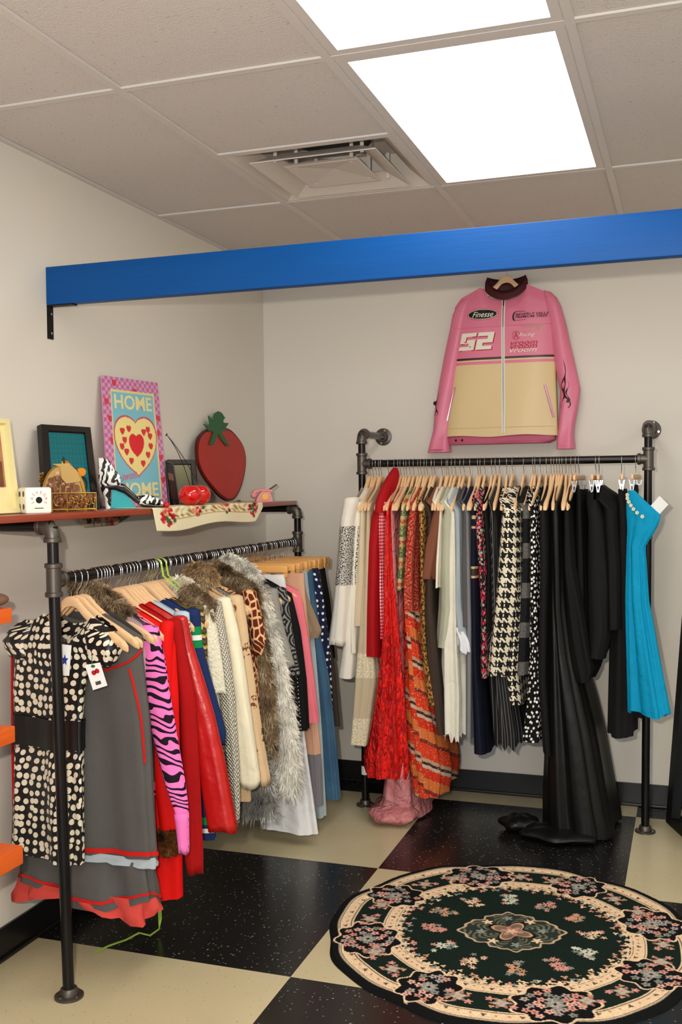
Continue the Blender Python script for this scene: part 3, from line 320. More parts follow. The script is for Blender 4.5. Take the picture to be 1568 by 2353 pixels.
n=pn('furbands'); u=n.uv(); z=n.sep(u)[1]; a=n.math('MULTIPLY',n.math('SINE',n.math('MULTIPLY',z,38.0)),1.0); n.col(n.mix(n.gt(a,.35),(.008,.008,.009),n.mix(n.noise(n.pos(),120,3),(.01,.01,.01),srgb(130,128,124)))); n.bump(n.noise(n.pos(),120,3),.6,.01)

# ------------------------------------------------------------------ garments
HU=[0,.02,.05,.09,.15,.21,.25,.30]; HD=[0,.003,.032,.062,.092,.126,.165,.22]
def drop(u): return float(np.interp(abs(u),HU,HD))
def loft(name,mat,rows,rz,n=56,m=30,fold=.006,k=7,neck=.035,shoulder=True,parent=None,exp=.8,thin=.008,hemw=.004,ph=None,ztop=None,cap=False,uoff=0,ragged=0,grow=.07,maxz=99):
    """rows: (z, cu, ru, cw, rw) world z; returns object, pos(theta,t). local origin at rail height rz"""
    rows=sorted(rows,key=lambda r:-r[0]); Z=[r[0] for r in rows][::-1]
    f=lambda i,z: float(np.interp(z,Z,[r[i] for r in rows][::-1]))
    zt0=rows[0][0]; ph=random.random()*6 if ph is None else ph; ph2=random.random()*6
    zh=rows[-1][0]; cu0=f(1,zt0); ru0=f(2,zt0)
    def pos(th,t):
        c,s=math.cos(th),math.sin(th); cc=math.copysign(abs(c)**exp,c); ss=math.copysign(abs(s)**exp,s)
        if shoulder:
            u0=cu0+ru0*cc; zt=rz-.047-drop(u0)
            if abs(u0)<.085: zt=min(zt,rz-.047-drop(.085)-(neck*(1-(u0/.085)**2)*(1 if s<0 else .35)) + .0)
            zt=min(zt,maxz)
        else: zt=ztop if ztop is not None else zt0
        hz=zh+hemw*math.sin(3*th+ph2)
        z=zt+(hz-zt)*t
        zz=min(z,zt0)
        w=f(4,zz)
        if shoulder: g=min(1,(zt-z)/grow); w=thin+(w-thin)*(g**.6)
        ru=f(2,zz); A=fold*min(1,t*1.6)
        d=A*math.sin(k*th+ph+1.3*math.sin(2.2*t+ph2))+A*.5*math.sin((2*k+1)*th+ph2-2*t)
        u=f(1,zz)+ru*cc+d*c*.8; wv=f(3,zz)*(min(1,(zt-z)/.05+.15) if shoulder else 1)+ (w*ss+d*s)
        return u,wv,z-rz
    vs=[];uv=[]
    for j in range(m+1):
        t=j/m; al=0;prev=None
        for i in range(n):
            p=pos(2*PI*i/n,t)
            if prev: al+=math.hypot(p[0]-prev[0],p[1]-prev[1])
            prev=p; q=list(p)
            if ragged and j==m: q[2]-=ragged*random.random()
            vs.append(q); uv.append((al+uoff,p[2]+rz))
    # seam: a duplicated column keeps the pattern continuous
    fs=[];W=n
    for j in range(m):
        for i in range(n-1): a=j*n+i; fs.append((a,a+n,a+n+1,a+1))
    base=len(vs)
    for j in range(m+1):
        q=vs[j*n]; vs.append(q); L_=uv[j*n+n-1][0]; last=vs[j*n+n-1]; uv.append((L_+math.hypot(q[0]-last[0],q[1]-last[1]),uv[j*n][1]))
    for j in range(m): a=j*n+n-1; fs.append((a,a+n,base+j+1,base+j))
    if cap:
        for (jj,dz,sc) in ((0,.006,.55),(m,.004,.8)):
            ring=[jj*n+i for i in range(n)]; b=len(vs); cx=sum(vs[r][0] for r in ring)/n; cy=sum(vs[r][1] for r in ring)/n
            for r in ring: q=vs[r]; vs.append([cx+(q[0]-cx)*sc,cy+(q[1]-cy)*sc,q[2]+dz]); uv.append(uv[r])
            for i in range(n): i2=(i+1)%n; fs.append((ring[i],ring[i2],b+i2,b+i) )
            fs.append(tuple(b+i for i in range(n)))
    o=mesh(name,vs,fs,mat,parent,uv=uv)
    bm=bmesh.new(); bm.from_mesh(o.data); bmesh.ops.recalc_face_normals(bm,faces=bm.faces); bm.to_mesh(o.data); bm.free()
    return o,pos
def fur(obj,mat,dens=42000,length=.024,width=.0024,name='fur',down=.8,cap=9000):
    me=obj.data; vs=[];fs=[]; rnd=random.random
    polys=[p for p in me.polygons if p.area>1e-7]; tot=sum(p.area for p in polys); cnt=min(cap,tot*dens); 
    for p in polys:
        c=[me.vertices[i].co for i in p.vertices]; e=cnt*p.area/tot; kx=int(e)+(rnd()<e-int(e))
        for _ in range(kx):
            if len(c)<4: a=c[0].lerp(c[1],rnd()).lerp(c[2],rnd())
            else: a=c[0].lerp(c[1],rnd()).lerp(c[3].lerp(c[2],rnd()),rnd())
            nn=p.normal; L_=length*(.5+rnd()); d=(nn+Vector((rnd()-.5,rnd()-.5,rnd()-.5))*.9+Vector((0,0,-down*rnd()))).normalized()
            s=d.cross(Vector((rnd()-.5,rnd()-.5,rnd()-.5))).normalized()*width
            mid=a+d*L_*.5; tip=a+d*L_+Vector((0,0,-.3*L_)); b=len(vs); vs+=[a-s,a+s,mid+s*.7,mid-s*.7,tip]; fs+=[(b,b+1,b+2,b+3),(b+3,b+2,b+4)]
    return mesh(name,vs,fs,mat,obj)
def collar(root,pts,r,mat,wsh=-.01,rz=0):
    P=[Vector((u,wsh,z-rz)) for u,z in pts]; Q=[]
    for i in range(len(P)-1):
        for k in range(4): Q.append(P[i].lerp(P[i+1],k/4))
    Q.append(P[-1]); n=len(Q); g=G(); g.tube(Q,[r*(.55+.45*math.sin(PI*(.15+.7*i/(n-1))))*(1+.12*math.sin(i*1.7)) for i in range(n)],14,sx=.75)
    c=g.build('fur_collar',mat,root); tag(c,'shaggy fur collar'); fur(c,mat,dens=150000,length=.022,cap=5000); return c
def frame_left(y,yaw): return Vector((RXL,y,RZL)),math.radians(yaw)
def band(name,pos,t0,t1,mat,parent,off=.003,n=56,m=3,th0=0,th1=2*PI,zr=None,rz=1.215):
    vs=[];fs=[]
    for j in range(m+1):
        for i in range(n+1):
            th=th0+(th1-th0)*i/n
            if zr is not None: t=zt_of(pos,th,zr[0]+(zr[1]-zr[0])*j/m,rz)
            else: t=t0+(t1-t0)*j/m
            p=pos(th,t); vs.append((p[0]+math.cos(th)*off,p[1]+math.sin(th)*off,p[2]))
    for j in range(m):
        for i in range(n): a=j*(n+1)+i; fs.append((a,a+1,a+n+2,a+n+1))
    uv=[(v[0]+v[1],v[2]) for v in vs]
    return mesh(name,vs,fs,mat,parent,uv=uv)
def zt_of(pos,th,z,rz):   # parameter t at which a column reaches world height z
    a=pos(th,0)[2]; b=pos(th,1)[2]; return (z-rz-a)/(b-a)
GARM={}
for d in LEFT:
    loc,yaw=frame_left(d['p'],d['yaw']); th=d.get('th',.025)
    rows=[(z,(l+r)/2,(r-l)/2,0,th) for z,l,r in d['b']] or [(1.05,0,.19,0,th),(.7,0,.19,0,th)]
    pants=d.get('top')=='pants'
    if not pants and len(d['b'][0])==3:
        z0,cu,ru,a,b=max(rows); rows[0]=(z0,0,max(.17,min(.21,ru)),a,b)
        if d['s']: rows=[(r[0],r[1],min(r[2],.24),r[3],r[4]) for r in rows]
    mt=MAT[d['m']]
    o,pos=loft(d['n'],mt,rows,RZL,fold=d.get('fold',.006),k=d.get('k',6),neck=d.get('neck',.03),shoulder=not pants,ztop=RZL-.10 if pants else None,exp=.75,thin=d.get('thin',.008))
    o.location=loc; o.rotation_euler=(0,0,yaw); tag(o,d['l'],d['c']); GARM[d['n']]=(o,pos)
    if d['s']:
        mx=max(r for z,l,r in d['s']); sc=min(1,.27/mx)
        for sg in (1,-1):
            rr=[(z,sg*(l+r)/2*(1 if sg>0 else sc),max(.012,(r-l)/2),-.012,min(.03,th*.95,(r-l)*.42+.003)) for z,l,r in d['s']]
            s,sp=loft('sleeve',mt,rr,RZL,n=28,m=26,fold=.0025,k=4,shoulder=False,parent=o,cap=True,exp=.9,ztop=None)
            if 'fur' in d and sg>0: fur(s,MAT[d['fur']],cap=9000,length=.024,width=.0022,down=1.8)
            if d.get('cuff') and sg>0:
                cr=[]
                for py_l in d['cuff']: cr.append(py_l)
                zc=[z for z,l,r in d['s'] if True]
                z2=min(zc); z1=z2+d.get('cl',.075)
                cc,_=loft('cuff',MAT[d['cuffm']],[(zq,)+tuple(float(np.interp(zq,[q[0] for q in sorted(rr)],[q[kk] for q in sorted(rr)])) for kk in(1,2,3,4)) for zq in (z1,(z1+z2)/2,z2)],RZL,n=28,m=6,fold=.001,k=3,shoulder=False,parent=o,cap=True,exp=.9)
                cc.scale=(1,1.12,1); cc.data.transform(Matrix.Translation((0,0,0)))
                for v_ in cc.data.vertices: 
                    cu_=min(rr)[1]; v_.co.x=cu_+(v_.co.x-cu_)*1.10
                tag(cc,'leopard fur cuff' if d['cuffm']=='leofur' else 'plain ribbed pink cuff')
                if d['cuffm']=='leofur': fur(cc,MAT['leofur'],length=.008,dens=160000,cap=2500)
    elif 'fur' in d:
        fur(o,MAT[d['fur']],cap=14000,length=.024,width=.0022,down=1.8)
    if d.get('coll'): collar(o,d['coll'],d['collr'],MAT[d['collm']],rz=RZL)
    kd=d.get('kind')
    if kd=='polkadress':
        t0=zt_of(pos,-PI/2,.79,RZL); t1=zt_of(pos,-PI/2,.705,RZL)
        tag(band('belt',pos,0,1,MAT['beltsatin'],o,off=.005,m=6,zr=(.79,.70)),'wide black satin belt')
        for sg in(1,-1):
            loft('cap_sleeve',mt,[(1.075,-.045+sg*.125,.03,0,.02),(1.045,-.043+sg*.150,.050,0,.033),(1.01,-.042+sg*.165,.055,0,.038),(.965,-.042+sg*.150,.045,0,.033)],RZL,n=28,m=12,fold=.004,k=5,shoulder=False,parent=o,cap=True)
    if kd=='greydress':
        zz=[r[0] for r in rows]; hemz=min(zz)
        hr=max(r[2] for r in rows); cu=rows[-1][1]
        t2,p2=loft('lower_tier',mt,[(hemz+.03,cu,rows[-1][2]*.93,0,.026),(hemz-.06,cu,rows[-1][2]*.95,0,.04),(.235,cu,rows[-1][2]*.98,0,.055)],RZL,fold=.016,k=7,shoulder=False,parent=o,hemw=.022)
        tag(band('piping',p2,.82,.87,MAT['redpipe'],t2,off=.004),'red piping near the lower hem')
        rf,p3=loft('hem_ruffle',MAT['sheerred'],[(.26,cu,rows[-1][2]*.97,0,.048),(.205,cu,rows[-1][2]*.985,0,.058)],RZL,fold=.02,k=9,shoulder=False,parent=o,hemw=.022); tag(rf,'sheer red ruffle at the bottom hem')
        tag(band('piping',pos,.965,.985,MAT['redpipe'],o,off=.004),'red piping above the upper hem')
        rf,_=loft('hem_ruffle',MAT['bluegrey'],[(hemz+.006,cu,rows[-1][2]*.985,0,.034),(hemz-.022,cu,rows[-1][2]*.995,0,.046)],RZL,fold=.007,k=14,shoulder=False,parent=o); tag(rf,'pale grey ruffle under the upper hem')
        # princess seam and yoke seam in red
        def seam(pts,nm='seam'):
            g=G(); P=[]
            for (tha,z) in pts:
                t=zt_of(pos,tha,z,RZL); q=pos(tha,t); P.append((q[0]+math.cos(tha)*.003,q[1]+math.sin(tha)*.003,q[2]))
            g.tube(P,.004,6); tag(g.build(nm,MAT['redpipe'],o),'red contrast seam')
        seam([(-.02-1.5*i/12,1.0-.085*(i/12)) for i in range(13)])
        seam([(-.62+.25*math.sin(i/12*1.6)*1.0,.945-.28*i/12) for i in range(13)])
        seam([(-PI+.25,.98-.6*i/12) for i in range(13)])
    if kd=='studs':
        g=G()
        for i in range(26):
            q=pos(-.55,.30+.68*i/25); g.sphere((q[0]+.002,q[1]-.004,q[2]),.0035,8,6)
        tag(g.build('studs',MAT['chrome'],o),'row of silver studs')
for d in RIGHT:
    loc=Vector((d['p'],RYR,RZR)); near=d.get('near',.21); pants=d.get('top')=='pants'; mt=MAT[{'brown_bolero':'brown'}.get(d['n'],d['m'])]
    rows=[(z,0,near,cw,rw) for z,cw,rw in d['b']]
    rows[0]=(rows[0][0],0,min(near,.205) if not pants else near,rows[0][3],rows[0][4])
    zmin=min(r[0] for r in rows)
    if zmin<.02: rows=[(max(r[0],.012),)+r[1:] for r in rows]
    if d.get('near',.21)<.1: rows=[(r[0],.01,near,r[3],r[4]) for r in rows]
    o,pos=loft(d['n'],mt,rows,RZR,fold=d.get('fold',.004),k=d.get('k',6),shoulder=not pants,ztop=(RZR-.125) if pants else None,exp=.7,n=64,m=34,thin=.010,hemw=.004 if d.get('kind')!='gown' else 0,ragged=.05 if d.get('kind')=='ragged' else 0,grow=.045,neck=.01)
    o.location=loc; o.rotation_euler=(0,0,-PI/2); tag(o,d['l'],d['c']); GARM['R_'+d['n']]=(o,pos)
    if d['s']:
        for sg in(1,-1):
            loft('sleeve',mt,[(z,sg*.2,.05,cw,rw) for z,cw,rw in d['s']],RZR,n=28,m=26,fold=.002,k=4,shoulder=False,parent=o,cap=True)
    kd=d.get('kind')
    if kd=='hood':
        hr_=[(RZR-.020,.012,.010,.004,.008),(RZR-.036,.022,.030,.004,.018),(RZR-.065,.045,.058,.002,.026),(RZR-.11,.085,.090,-.004,.030),(RZR-.165,.115,.108,-.010,.034),(RZR-.215,.12,.112,-.012,.036)]
        h_,_=loft('hood',mt,hr_,RZR,n=40,m=22,fold=.004,k=3,shoulder=False,parent=o,exp=.9,cap=False); tag(h_,'crimson hood draped over the hanger')
    if kd=='bag':
        g=G(); g.sphere((0,0,0),1,24,14,fn=lambda th,ph:1+.08*math.sin(5*th+2*ph),sc=(.10,.11,.035)); f_=g.build('trailing_end',mt,o); f_.location=(.20,-.02,.04-RZR)
    if kd=='gown':
        g=G(); g.sphere((0,0,0),1,26,12,fn=lambda th,ph:1+.10*math.sin(6*th+ph),sc=(.12,.16,.028)); f_=g.build('pooled_hem',mt,o); f_.location=(.2,.0,.03-RZR)
        g=G(); g.sphere((0,0,0),1,22,12,fn=lambda th,ph:1+.14*math.sin(5*th+2*ph),sc=(.07,.085,.035)); f_=g.build('train',mt,o); f_.location=(.14,-.17,.034-RZR)
# white ruffled tails of the blue-grey blouse
o,pos=GARM['R_blue_grey_blouse']
r_,_=loft('ruffle',MAT['whiteruffle'],[(.87,.0,.214,.045,.026),(.82,.0,.22,.068,.036),(.775,.0,.222,.078,.042)],RZR,fold=.014,k=11,shoulder=False,parent=o,ragged=.02); tag(r_,'white ruffled tails')
# turquoise dress hanging from clips, turned towards the room
TQ=Vector((1.83,RYR,RZR)); 
rows=[(1.445,.040,.014,0,.006),(1.41,.055,.036,0,.012),(1.345,.093,.072,0,.018),(1.30,.088,.062,0,.022),(1.22,.062,.036,0,.026),(1.0,.066,.042,0,.03),(.8,.085,.057,0,.035),(.60,.105,.076,0,.04),(.545,.110,.082,0,.04)]
o,pos=loft('turquoise_dress',MAT['turquoise'],rows,RZR,fold=.009,k=5,shoulder=False,exp=.8,hemw=.01,n=64,m=36)
o.location=(1.790,-.50,RZR); o.rotation_euler=(0,0,math.radians(-22)); tag(o,'bright turquoise dress with daisy trim at the right end of the rack','dress')
g=G()
for i in range(7):
    t=.02+i*.016; th=-2.5+i*.16; q=pos(th,t)
    for k in range(5): a=k*1.257+i; g.sphere((q[0]+.0048*math.cos(a),q[1]-.004,q[2]+.0048*math.sin(a)),.0038,8,6,sc=(1,.35,1))
tag(g.build('flower_trim',plain('daisy',(226,222,196),.7),o),'cream daisy trim along the neckline')
g=G(); g.box((.158,-.012,-.195),(.05,.003,.07),rot=Matrix.Rotation(.75,3,'Y')); tg=g.build('price_tag',MAT['paper'],None,smooth=False); tg.location=(1.790,-.48,RZR); tg.rotation_euler=(0,0,math.radians(-22)); tag(tg,'white card price tag sticking out beside the turquoise dress','tag')

# ------------------------------------------------------------------ hangers
def hook_mesh():
    P=[(0,0,-.060),(0,0,-.045),(.004,0,-.038),(.013,0,-.028),(.0185,0,-.012)]
    for a in range(0,200,14): r=math.radians(a); P.append((.0188*math.cos(r),0,.0188*math.sin(r)+.0))
    g=G(); g.tube(P,.0016,8); return g
def arms():
    us=np.linspace(-.213,.213,37); vs=[];fs=[]
    for i,u in enumerate(us):
        u=float(u); h=drop(u); e=abs(u)/.213; wy=.0055+.002*e; hz=.015-.002*e; cz=-.058-.013-h; cy=-.010*max(0,e-.35)**1.5*1.2
        if e>.985: wy*=.6;hz*=.7
        for a,b in((-1,-.7),(-.6,-1),(.6,-1),(1,-.7),(1,.7),(.6,1),(-.6,1),(-1,.7)): vs.append((u,cy+a*wy,cz+b*hz))
    n=8
    for i in range(len(us)-1):
        for k in range(n): fs.append((i*n+k,i*n+(k+1)%n,(i+1)*n+(k+1)%n,(i+1)*n+k))
    fs.append(tuple(range(n-1,-1,-1))); fs.append(tuple((len(us)-1)*n+k for k in range(n)))
    g=G(); g.add(vs,fs); return g
def copy_tree(o,parent=None):
    c=o.copy(); COL.objects.link(c)
    if parent: c.parent=parent
    for ch in o.children: copy_tree(ch,c)
    return c
woodh=arms().build('wooden_hanger',MAT['wood']); hk=hook_mesh().build('hook',MAT['chrome'],woodh); tag(hk,'chrome wire hook')
g=G(); g.box((0,0,-.0785),(.37,.020,.030),bev=.004); g.box((.176,0,-.1),(.014,.016,.02)); g.box((-.176,0,-.1),(.014,.016,.02)); clamph=g.build('clamp_hanger',MAT['honey']); hook_mesh().build('hook',MAT['chrome'],clamph)
for s in(-1,1): g=G(); g.box((s*.12,0,-.112),(.022,.006,.03)); g.tube([(s*.12,-.006,-.098),(s*.12,.006,-.098)],.004,8); g.build('clip',MAT['chrome'],clamph)
g=G(); g.box((0,0,-.075),(.26,.012,.022),bev=.004); cliph=g.build('clip_hanger',MAT['wood']); hook_mesh().build('hook',MAT['chrome'],cliph)
for s in(-1,1):
    g=G(); g.box((s*.118,-.006,-.112),(.02,.003,.05),rot=Matrix.Rotation(.16,3,'X')); g.box((s*.118,.006,-.112),(.02,.003,.05),rot=Matrix.Rotation(-.16,3,'X')); g.tube([(s*.118-.012,0,-.108),(s*.118+.012,0,-.108)],.004,8); g.build('clip',MAT['chrome'],cliph)
protos={'w':woodh,'c':clamph,'k':cliph}; used=set()
def put(kind,loc,rz,label,group):
    o=protos[kind] if kind not in used else copy_tree(protos[kind])
    used.add(kind); o.location=loc; o.rotation_euler=(0,0,rz); tag(o,label,'hanger',group); return o
gy={d['p']:d for d in LEFT}
for i,y in enumerate(HL):
    d=gy.get(y); yaw=math.radians(d.get('hy',d['yaw'])) if d else math.radians(random.uniform(-7,4))
    if (d and d.get('top')=='pants') or (y>-.80): put('c',(RXL,y,RZL),yaw*.6,'honey coloured wooden clamp hanger at the far end of the left rack','clamp hangers on the left rack')
    else: put('w',(RXL,y,RZL),yaw,'pale wooden hanger with chrome hook on the left rack rail','wooden hangers on the left rack')
gx={d['p']:d for d in RIGHT}
for i,x in enumerate(HR):
    d=gx.get(x); clip=(d and d.get('top')=='pants') or x>1.60
    if clip: put('k',(x,RYR,RZR),-PI/2+random.uniform(-.08,.08),'wooden hanger with chrome clips at the right end of the right rack','clip hangers on the right rack')
    else: put('w',(x,RYR,RZR),-PI/2+random.uniform(-.05,.10),'pale wooden hanger with chrome hook on the right rack rail','wooden hangers on the right rack')

# ------------------------------------------------------------------ setting
g=G(); g.add([(-.15,-8,0),(4.6,-8,0),(4.6,.15,0),(-.15,.15,0)],[(0,1,2,3)]); o=g.build('floor',MAT['floor'],smooth=False); tag(o,kind='structure')
def wall(name,c,d): g=G(); g.box(c,d); tag(g.build(name,MAT['wall'],smooth=False),kind='structure')
wall('wall_left',(-.06,-3.95,1.4),(.12,8.1,2.8)); wall('wall_back',(2.2,.06,1.4),(4.76,.12,2.8)); wall('wall_right',(4.56,-3.95,1.4),(.12,8.1,2.8))
g=G(); g.box((.004,-4,.0519),(.008,8,.1037)); g.box((.009,-4,.007),(.018,8,.014),bev=.004); tag(g.build('baseboard_left',MAT['baseboard'],smooth=False),kind='structure')
g=G(); g.box((2.25,-.004,.0519),(4.5,.008,.1037)); g.box((2.25,-.009,.007),(4.5,.018,.014),bev=.004); tag(g.build('baseboard_back',MAT['baseboard'],smooth=False),kind='structure')
X0,Y0,T=.5668,-1.1029,.6096
xs=[0]+[X0+i*T for i in range(7) if X0+i*T<4.5]+[4.5]
ys=[0,Y0]+[Y0-2*T*i for i in range(1,6)]+[-8]
g=G(); gr=G()
def lightcell(i,j): return (i in(2,6) and j in(1,2,3))
for i in range(len(xs)-1):
    for j in range(len(ys)-1):
        if lightcell(i,j): continue
        yt,yb=ys[j],ys[j+1]
        if i==1 and j==1: yt=Y0-T
        g.add([(xs[i],yt,H+.004),(xs[i+1],yt,H+.004),(xs[i+1],yb,H+.004),(xs[i],yb,H+.004)],[(0,1,2,3)])
for x in xs[1:-1]: gr.box((x,-4,H),(.024,8,.007))
for y in ys[1:-1]: gr.box((2.25,y,H),(4.5,.024,.0064))
gr.box((X0+T/2,Y0-T,H),(T,.024,.006)); gr.box((.01,-4,H),(.022,8,.006)); gr.box((2.25,-.01,H),(4.5,.022,.006))
tag(g.build('ceiling',MAT['ceil'],smooth=False),kind='structure'); tag(gr.build('trim_1',MAT['grid'],smooth=False),kind='structure')
# a lid above the recesses so no daylight leaks in
g=G(); g.box((2.2,-3.95,H+.33),(4.8,8.2,.02)); tag(g.build('ceiling_deck',MAT['grid'],smooth=False),kind='structure')
k_=0
for i in(2,6):  # panels that never come into view are added for overall room light
    for j in(1,2,3):
        xa,xb=xs[i]+.013,xs[i+1]-.013; ya,yb=ys[j]-.013,ys[j+1]+.013; cx,cy=(xa+xb)/2,(ya+yb)/2; w,l=xb-xa,ya-yb
        e=empty('ceiling_light',(cx,cy,H)); lab={(2,1):'square-edged fluorescent ceiling panel light nearest the back wall',(2,2):'fluorescent ceiling panel light cut off by the top of the picture'}.get((i,j),'unseen fluorescent ceiling panel added for overall room light'); tag(e,lab,'light',None if (i,j) in((2,1),(2,2)) else 'unseen ceiling lights added for room light')
        f=G(); b=.027
        f.box((0,l/2-b/2,.004),(w,b,.012)); f.box((0,-l/2+b/2,.004),(w,b,.012)); f.box((w/2-b/2,0,.004),(b,l-2*b,.012)); f.box((-w/2+b/2,0,.004),(b,l-2*b,.012)); f.build('frame',MAT['grid'],e,smooth=False)
        f=G(); f.box((0,0,.006),(w-2*b,l-2*b,.006)); f.build('diffuser',MAT['lightpanel'],e,smooth=False)
# air diffuser
plain('ventwhite',(206,198,190),.45); plain('ductdark',(34,32,34),.6)
e=empty('air_vent',(X0+T/2,Y0-T/2,H)); tag(e,'square white louvered air vent between ceiling tiles beside the light panel','vent')
def frus(g,h1,z1,h2,z2,cx=0,cy=0):
    v=[(cx+a*h1,cy+b*h1,z1) for a,b in((-1,-1),(1,-1),(1,1),(-1,1))]+[(cx+a*h2,cy+b*h2,z2) for a,b in((-1,-1),(1,-1),(1,1),(-1,1))]
    g.add(v,[(k,(k+1)%4,(k+1)%4+4,k+4) for k in range(4)])
hT=T/2-.012
g=G(); frus(g,hT,-.001,hT-.012,-.001); frus(g,hT-.012,-.001,hT-.075,.05); frus(g,hT-.075,.05,hT-.075,.11); 
n_=40; v=[(-(hT-.075),-(hT-.075),.11),((hT-.075),-(hT-.075),.11),((hT-.075),(hT-.075),.11),(-(hT-.075),(hT-.075),.11)]; g.add(v,[(0,1,2,3)]); g.build('pan',MAT['ventwhite'],e,smooth=False)
g=G(); g.tube([(0,0,.106),(0,0,.112)],.135,40); g.build('duct_opening',MAT['ductdark'],e)
g=G(); g.tube([(0,0,.09),(0,0,.11)],.142,40,cap=False); g.build('duct_collar',MAT['ventwhite'],e)
g=G(); frus(g,.222,-.012,.145,.028); frus(g,.222,-.012,.222,-.008); frus(g,.222,-.008,.145,.033); g.build('louver_ring',MAT['ventwhite'],e,smooth=False)
g=G(); frus(g,.135,-.006,.128,-.008); frus(g,.128,-.008,.118,-.006); frus(g,.118,-.006,.0,.012); frus(g,.135,-.006,.125,.004); frus(g,.125,.004,.0,.02); g.build('center_plate',MAT['ventwhite'],e,smooth=False)
g=G()
for a,b in((-.1,.1),(.1,.1),(-.1,-.1),(.1,-.1)):
    g=G(); g.box((a,b,.045),(.012,.004,.1)); g.build('bracket',MAT['grid'],e,smooth=False); g=G(); g.box((a*1.55,b*1.55,.05),(.012,.004,.09)); g.build('bracket',MAT['grid'],e,smooth=False)
# beam
g=G(); g.box((2.25,-1.845,2.162),(4.5,.038,.127),bev=.003); o=g.build('beam',MAT['beam']); tag(o,'long blue painted wooden beam spanning the room above the clothes racks','beam')
g=G(); g.box((.0025,-1.846,2.042),(.005,.03,.112)); g.box((.05,-1.846,2.0965),(.10,.03,.004)); o=g.build('angle_bracket',MAT['iron'],smooth=False); tag(o,'black steel angle bracket under the left end of the blue beam','bracket')
g=G()
for z in(2.07,2.005): g.sphere((.008,-1.846,z),.005,10,8,sc=(.5,1,1))
g.build('screws',MAT['screw'],o)

# ------------------------------------------------------------------ pipe racks
PR=.0166
def pipe(name,a,b,parent,r=PR):
    g=G(); g.tube([a,b],r,24); return g.build(name,MAT['pipe'],parent)
def collar_ring(g,c,ax,r=.026,w=.014):
    a=Vector(c)-Vector(ax)*w/2; b=Vector(c)+Vector(ax)*w/2; g.tube([a,a.lerp(b,.15),a.lerp(b,.85),b],[r*.92,r,r,r*.92],24)
def elbow(c,d1,d2,parent):
    c=Vector(c); d1=Vector(d1);d2=Vector(d2); R=.03; o=c+d1*R+d2*R; P=[]
    for k in range(9): a=k/8*PI/2; P.append(o-d1*R*math.sin(a)-d2*R*math.cos(a)) if False else P.append(o-d2*R*math.cos(a)-d1*R*math.sin(a))
    g=G(); g.tube([c+d1*.042]+P+[c+d2*.042],.0225,20); collar_ring(g,c+d1*.04,d1); collar_ring(g,c+d2*.04,d2); return g.build('elbow',MAT['fitting'],parent)
def tee(c,ax,br,parent):
    c=Vector(c);ax=Vector(ax);br=Vector(br); g=G(); g.tube([c-ax*.048,c+ax*.048],.0215,24); collar_ring(g,c-ax*.042,ax); collar_ring(g,c+ax*.042,ax); g.tube([c,c+br*.04],.021,24); collar_ring(g,c+br*.038,br,.0245); return g.build('tee_joint',MAT['fitting'],parent)
def flange(c,n,parent):
    c=Vector(c);n=Vector(n); g=G(); g.tube([c,c+n*.006,c+n*.008],[.042,.042,.038],32); g.tube([c+n*.006,c+n*.026,c+n*.028],[.026,.024,.022],24); f=g.build('flange',MAT['fitting'],parent)
    g=G(); s1=n.orthogonal().normalized(); s2=n.cross(s1)
    for k in range(4): a=k*PI/2+.5; p=c+(s1*math.cos(a)+s2*math.sin(a))*.032+n*.008; g.tube([p,p+n*.003],.005,10)
    g.build('screws',MAT['screw'],f); return f
zt=1.371
ra=empty('left_pipe_rack',(.337,-2.3,0)); tag(ra,'black iron pipe clothes rack along the left wall with a shelf on top','clothes rack')
def rel(p,e): return tuple(Vector(p)-Vector(e.location))
bA=(.337,-2.303,0); tA=(RXL,-2.29,RZL); top=(.300,-2.288,zt); bB=(.303,-.335,0); tB=(.303,-.335,RZL); topB=(.303,-.335,zt)
pipe('post',rel((.3365,-2.303,.005),ra),rel(tA,ra),ra); pipe('post',rel(tA,ra),rel(top,ra),ra); pipe('post',rel((.303,-.335,.005),ra),rel(topB,ra),ra)
pipe('rail',rel(tA,ra),rel(tB,ra),ra); pipe('arm',rel((.02,-2.288,zt),ra),rel(top,ra),ra); pipe('arm',rel((.02,-.335,zt),ra),rel(topB,ra),ra)
elbow(rel(top,ra),(-1,0,0),(0,0,-1),ra); elbow(rel(topB,ra),(-1,0,0),(0,0,-1),ra); tee(rel(tA,ra),(0,0,1),(0,1,0),ra); tee(rel(tB,ra),(0,0,1),(0,-1,0),ra)
flange(rel((.3375,-2.303,0),ra),(0,0,1),ra); flange(rel(bB,ra),(0,0,1),ra); flange(rel((0,-2.288,zt),ra),(1,0,0),ra); flange(rel((0,-.335,zt),ra),(1,0,0),ra)
rb=empty('right_pipe_rack',(1.25,RYR,0)); tag(rb,'black iron pipe clothes rack fixed to the back wall with flanges','clothes rack')
xa,xb=.630,1.888; zt2=1.712
for x,dr in((xa,1),(xb,-1)):
    pipe('post',rel((x-(.018 if x>1 else -.0),RYR,.005),rb),rel((x,RYR,zt2),rb),rb); pipe('arm',rel((x,-.02,zt2),rb),rel((x,RYR,zt2),rb),rb)
    elbow(rel((x,RYR,zt2),rb),(0,1,0),(0,0,-1),rb); tee(rel((x,RYR,RZR),rb),(0,0,1),(dr,0,0),rb); flange(rel((x-(.018 if x>1 else 0),RYR,0),rb),(0,0,1),rb); flange(rel((x,0,zt2),rb),(0,-1,0),rb)
pipe('rail',rel((xa,RYR,RZR),rb),rel((xb,RYR,RZR),rb),rb)
g=G(); g.tube([(0,0,-.028),(0,0,-.022),(0,0,.022),(0,0,.028)],[.022,.0195,.0195,.022],24); o=g.build('coupling',MAT['screw'],rb); o.location=rel((xb-.005,RYR,1.27),rb); tag(o,'galvanised pipe coupling')
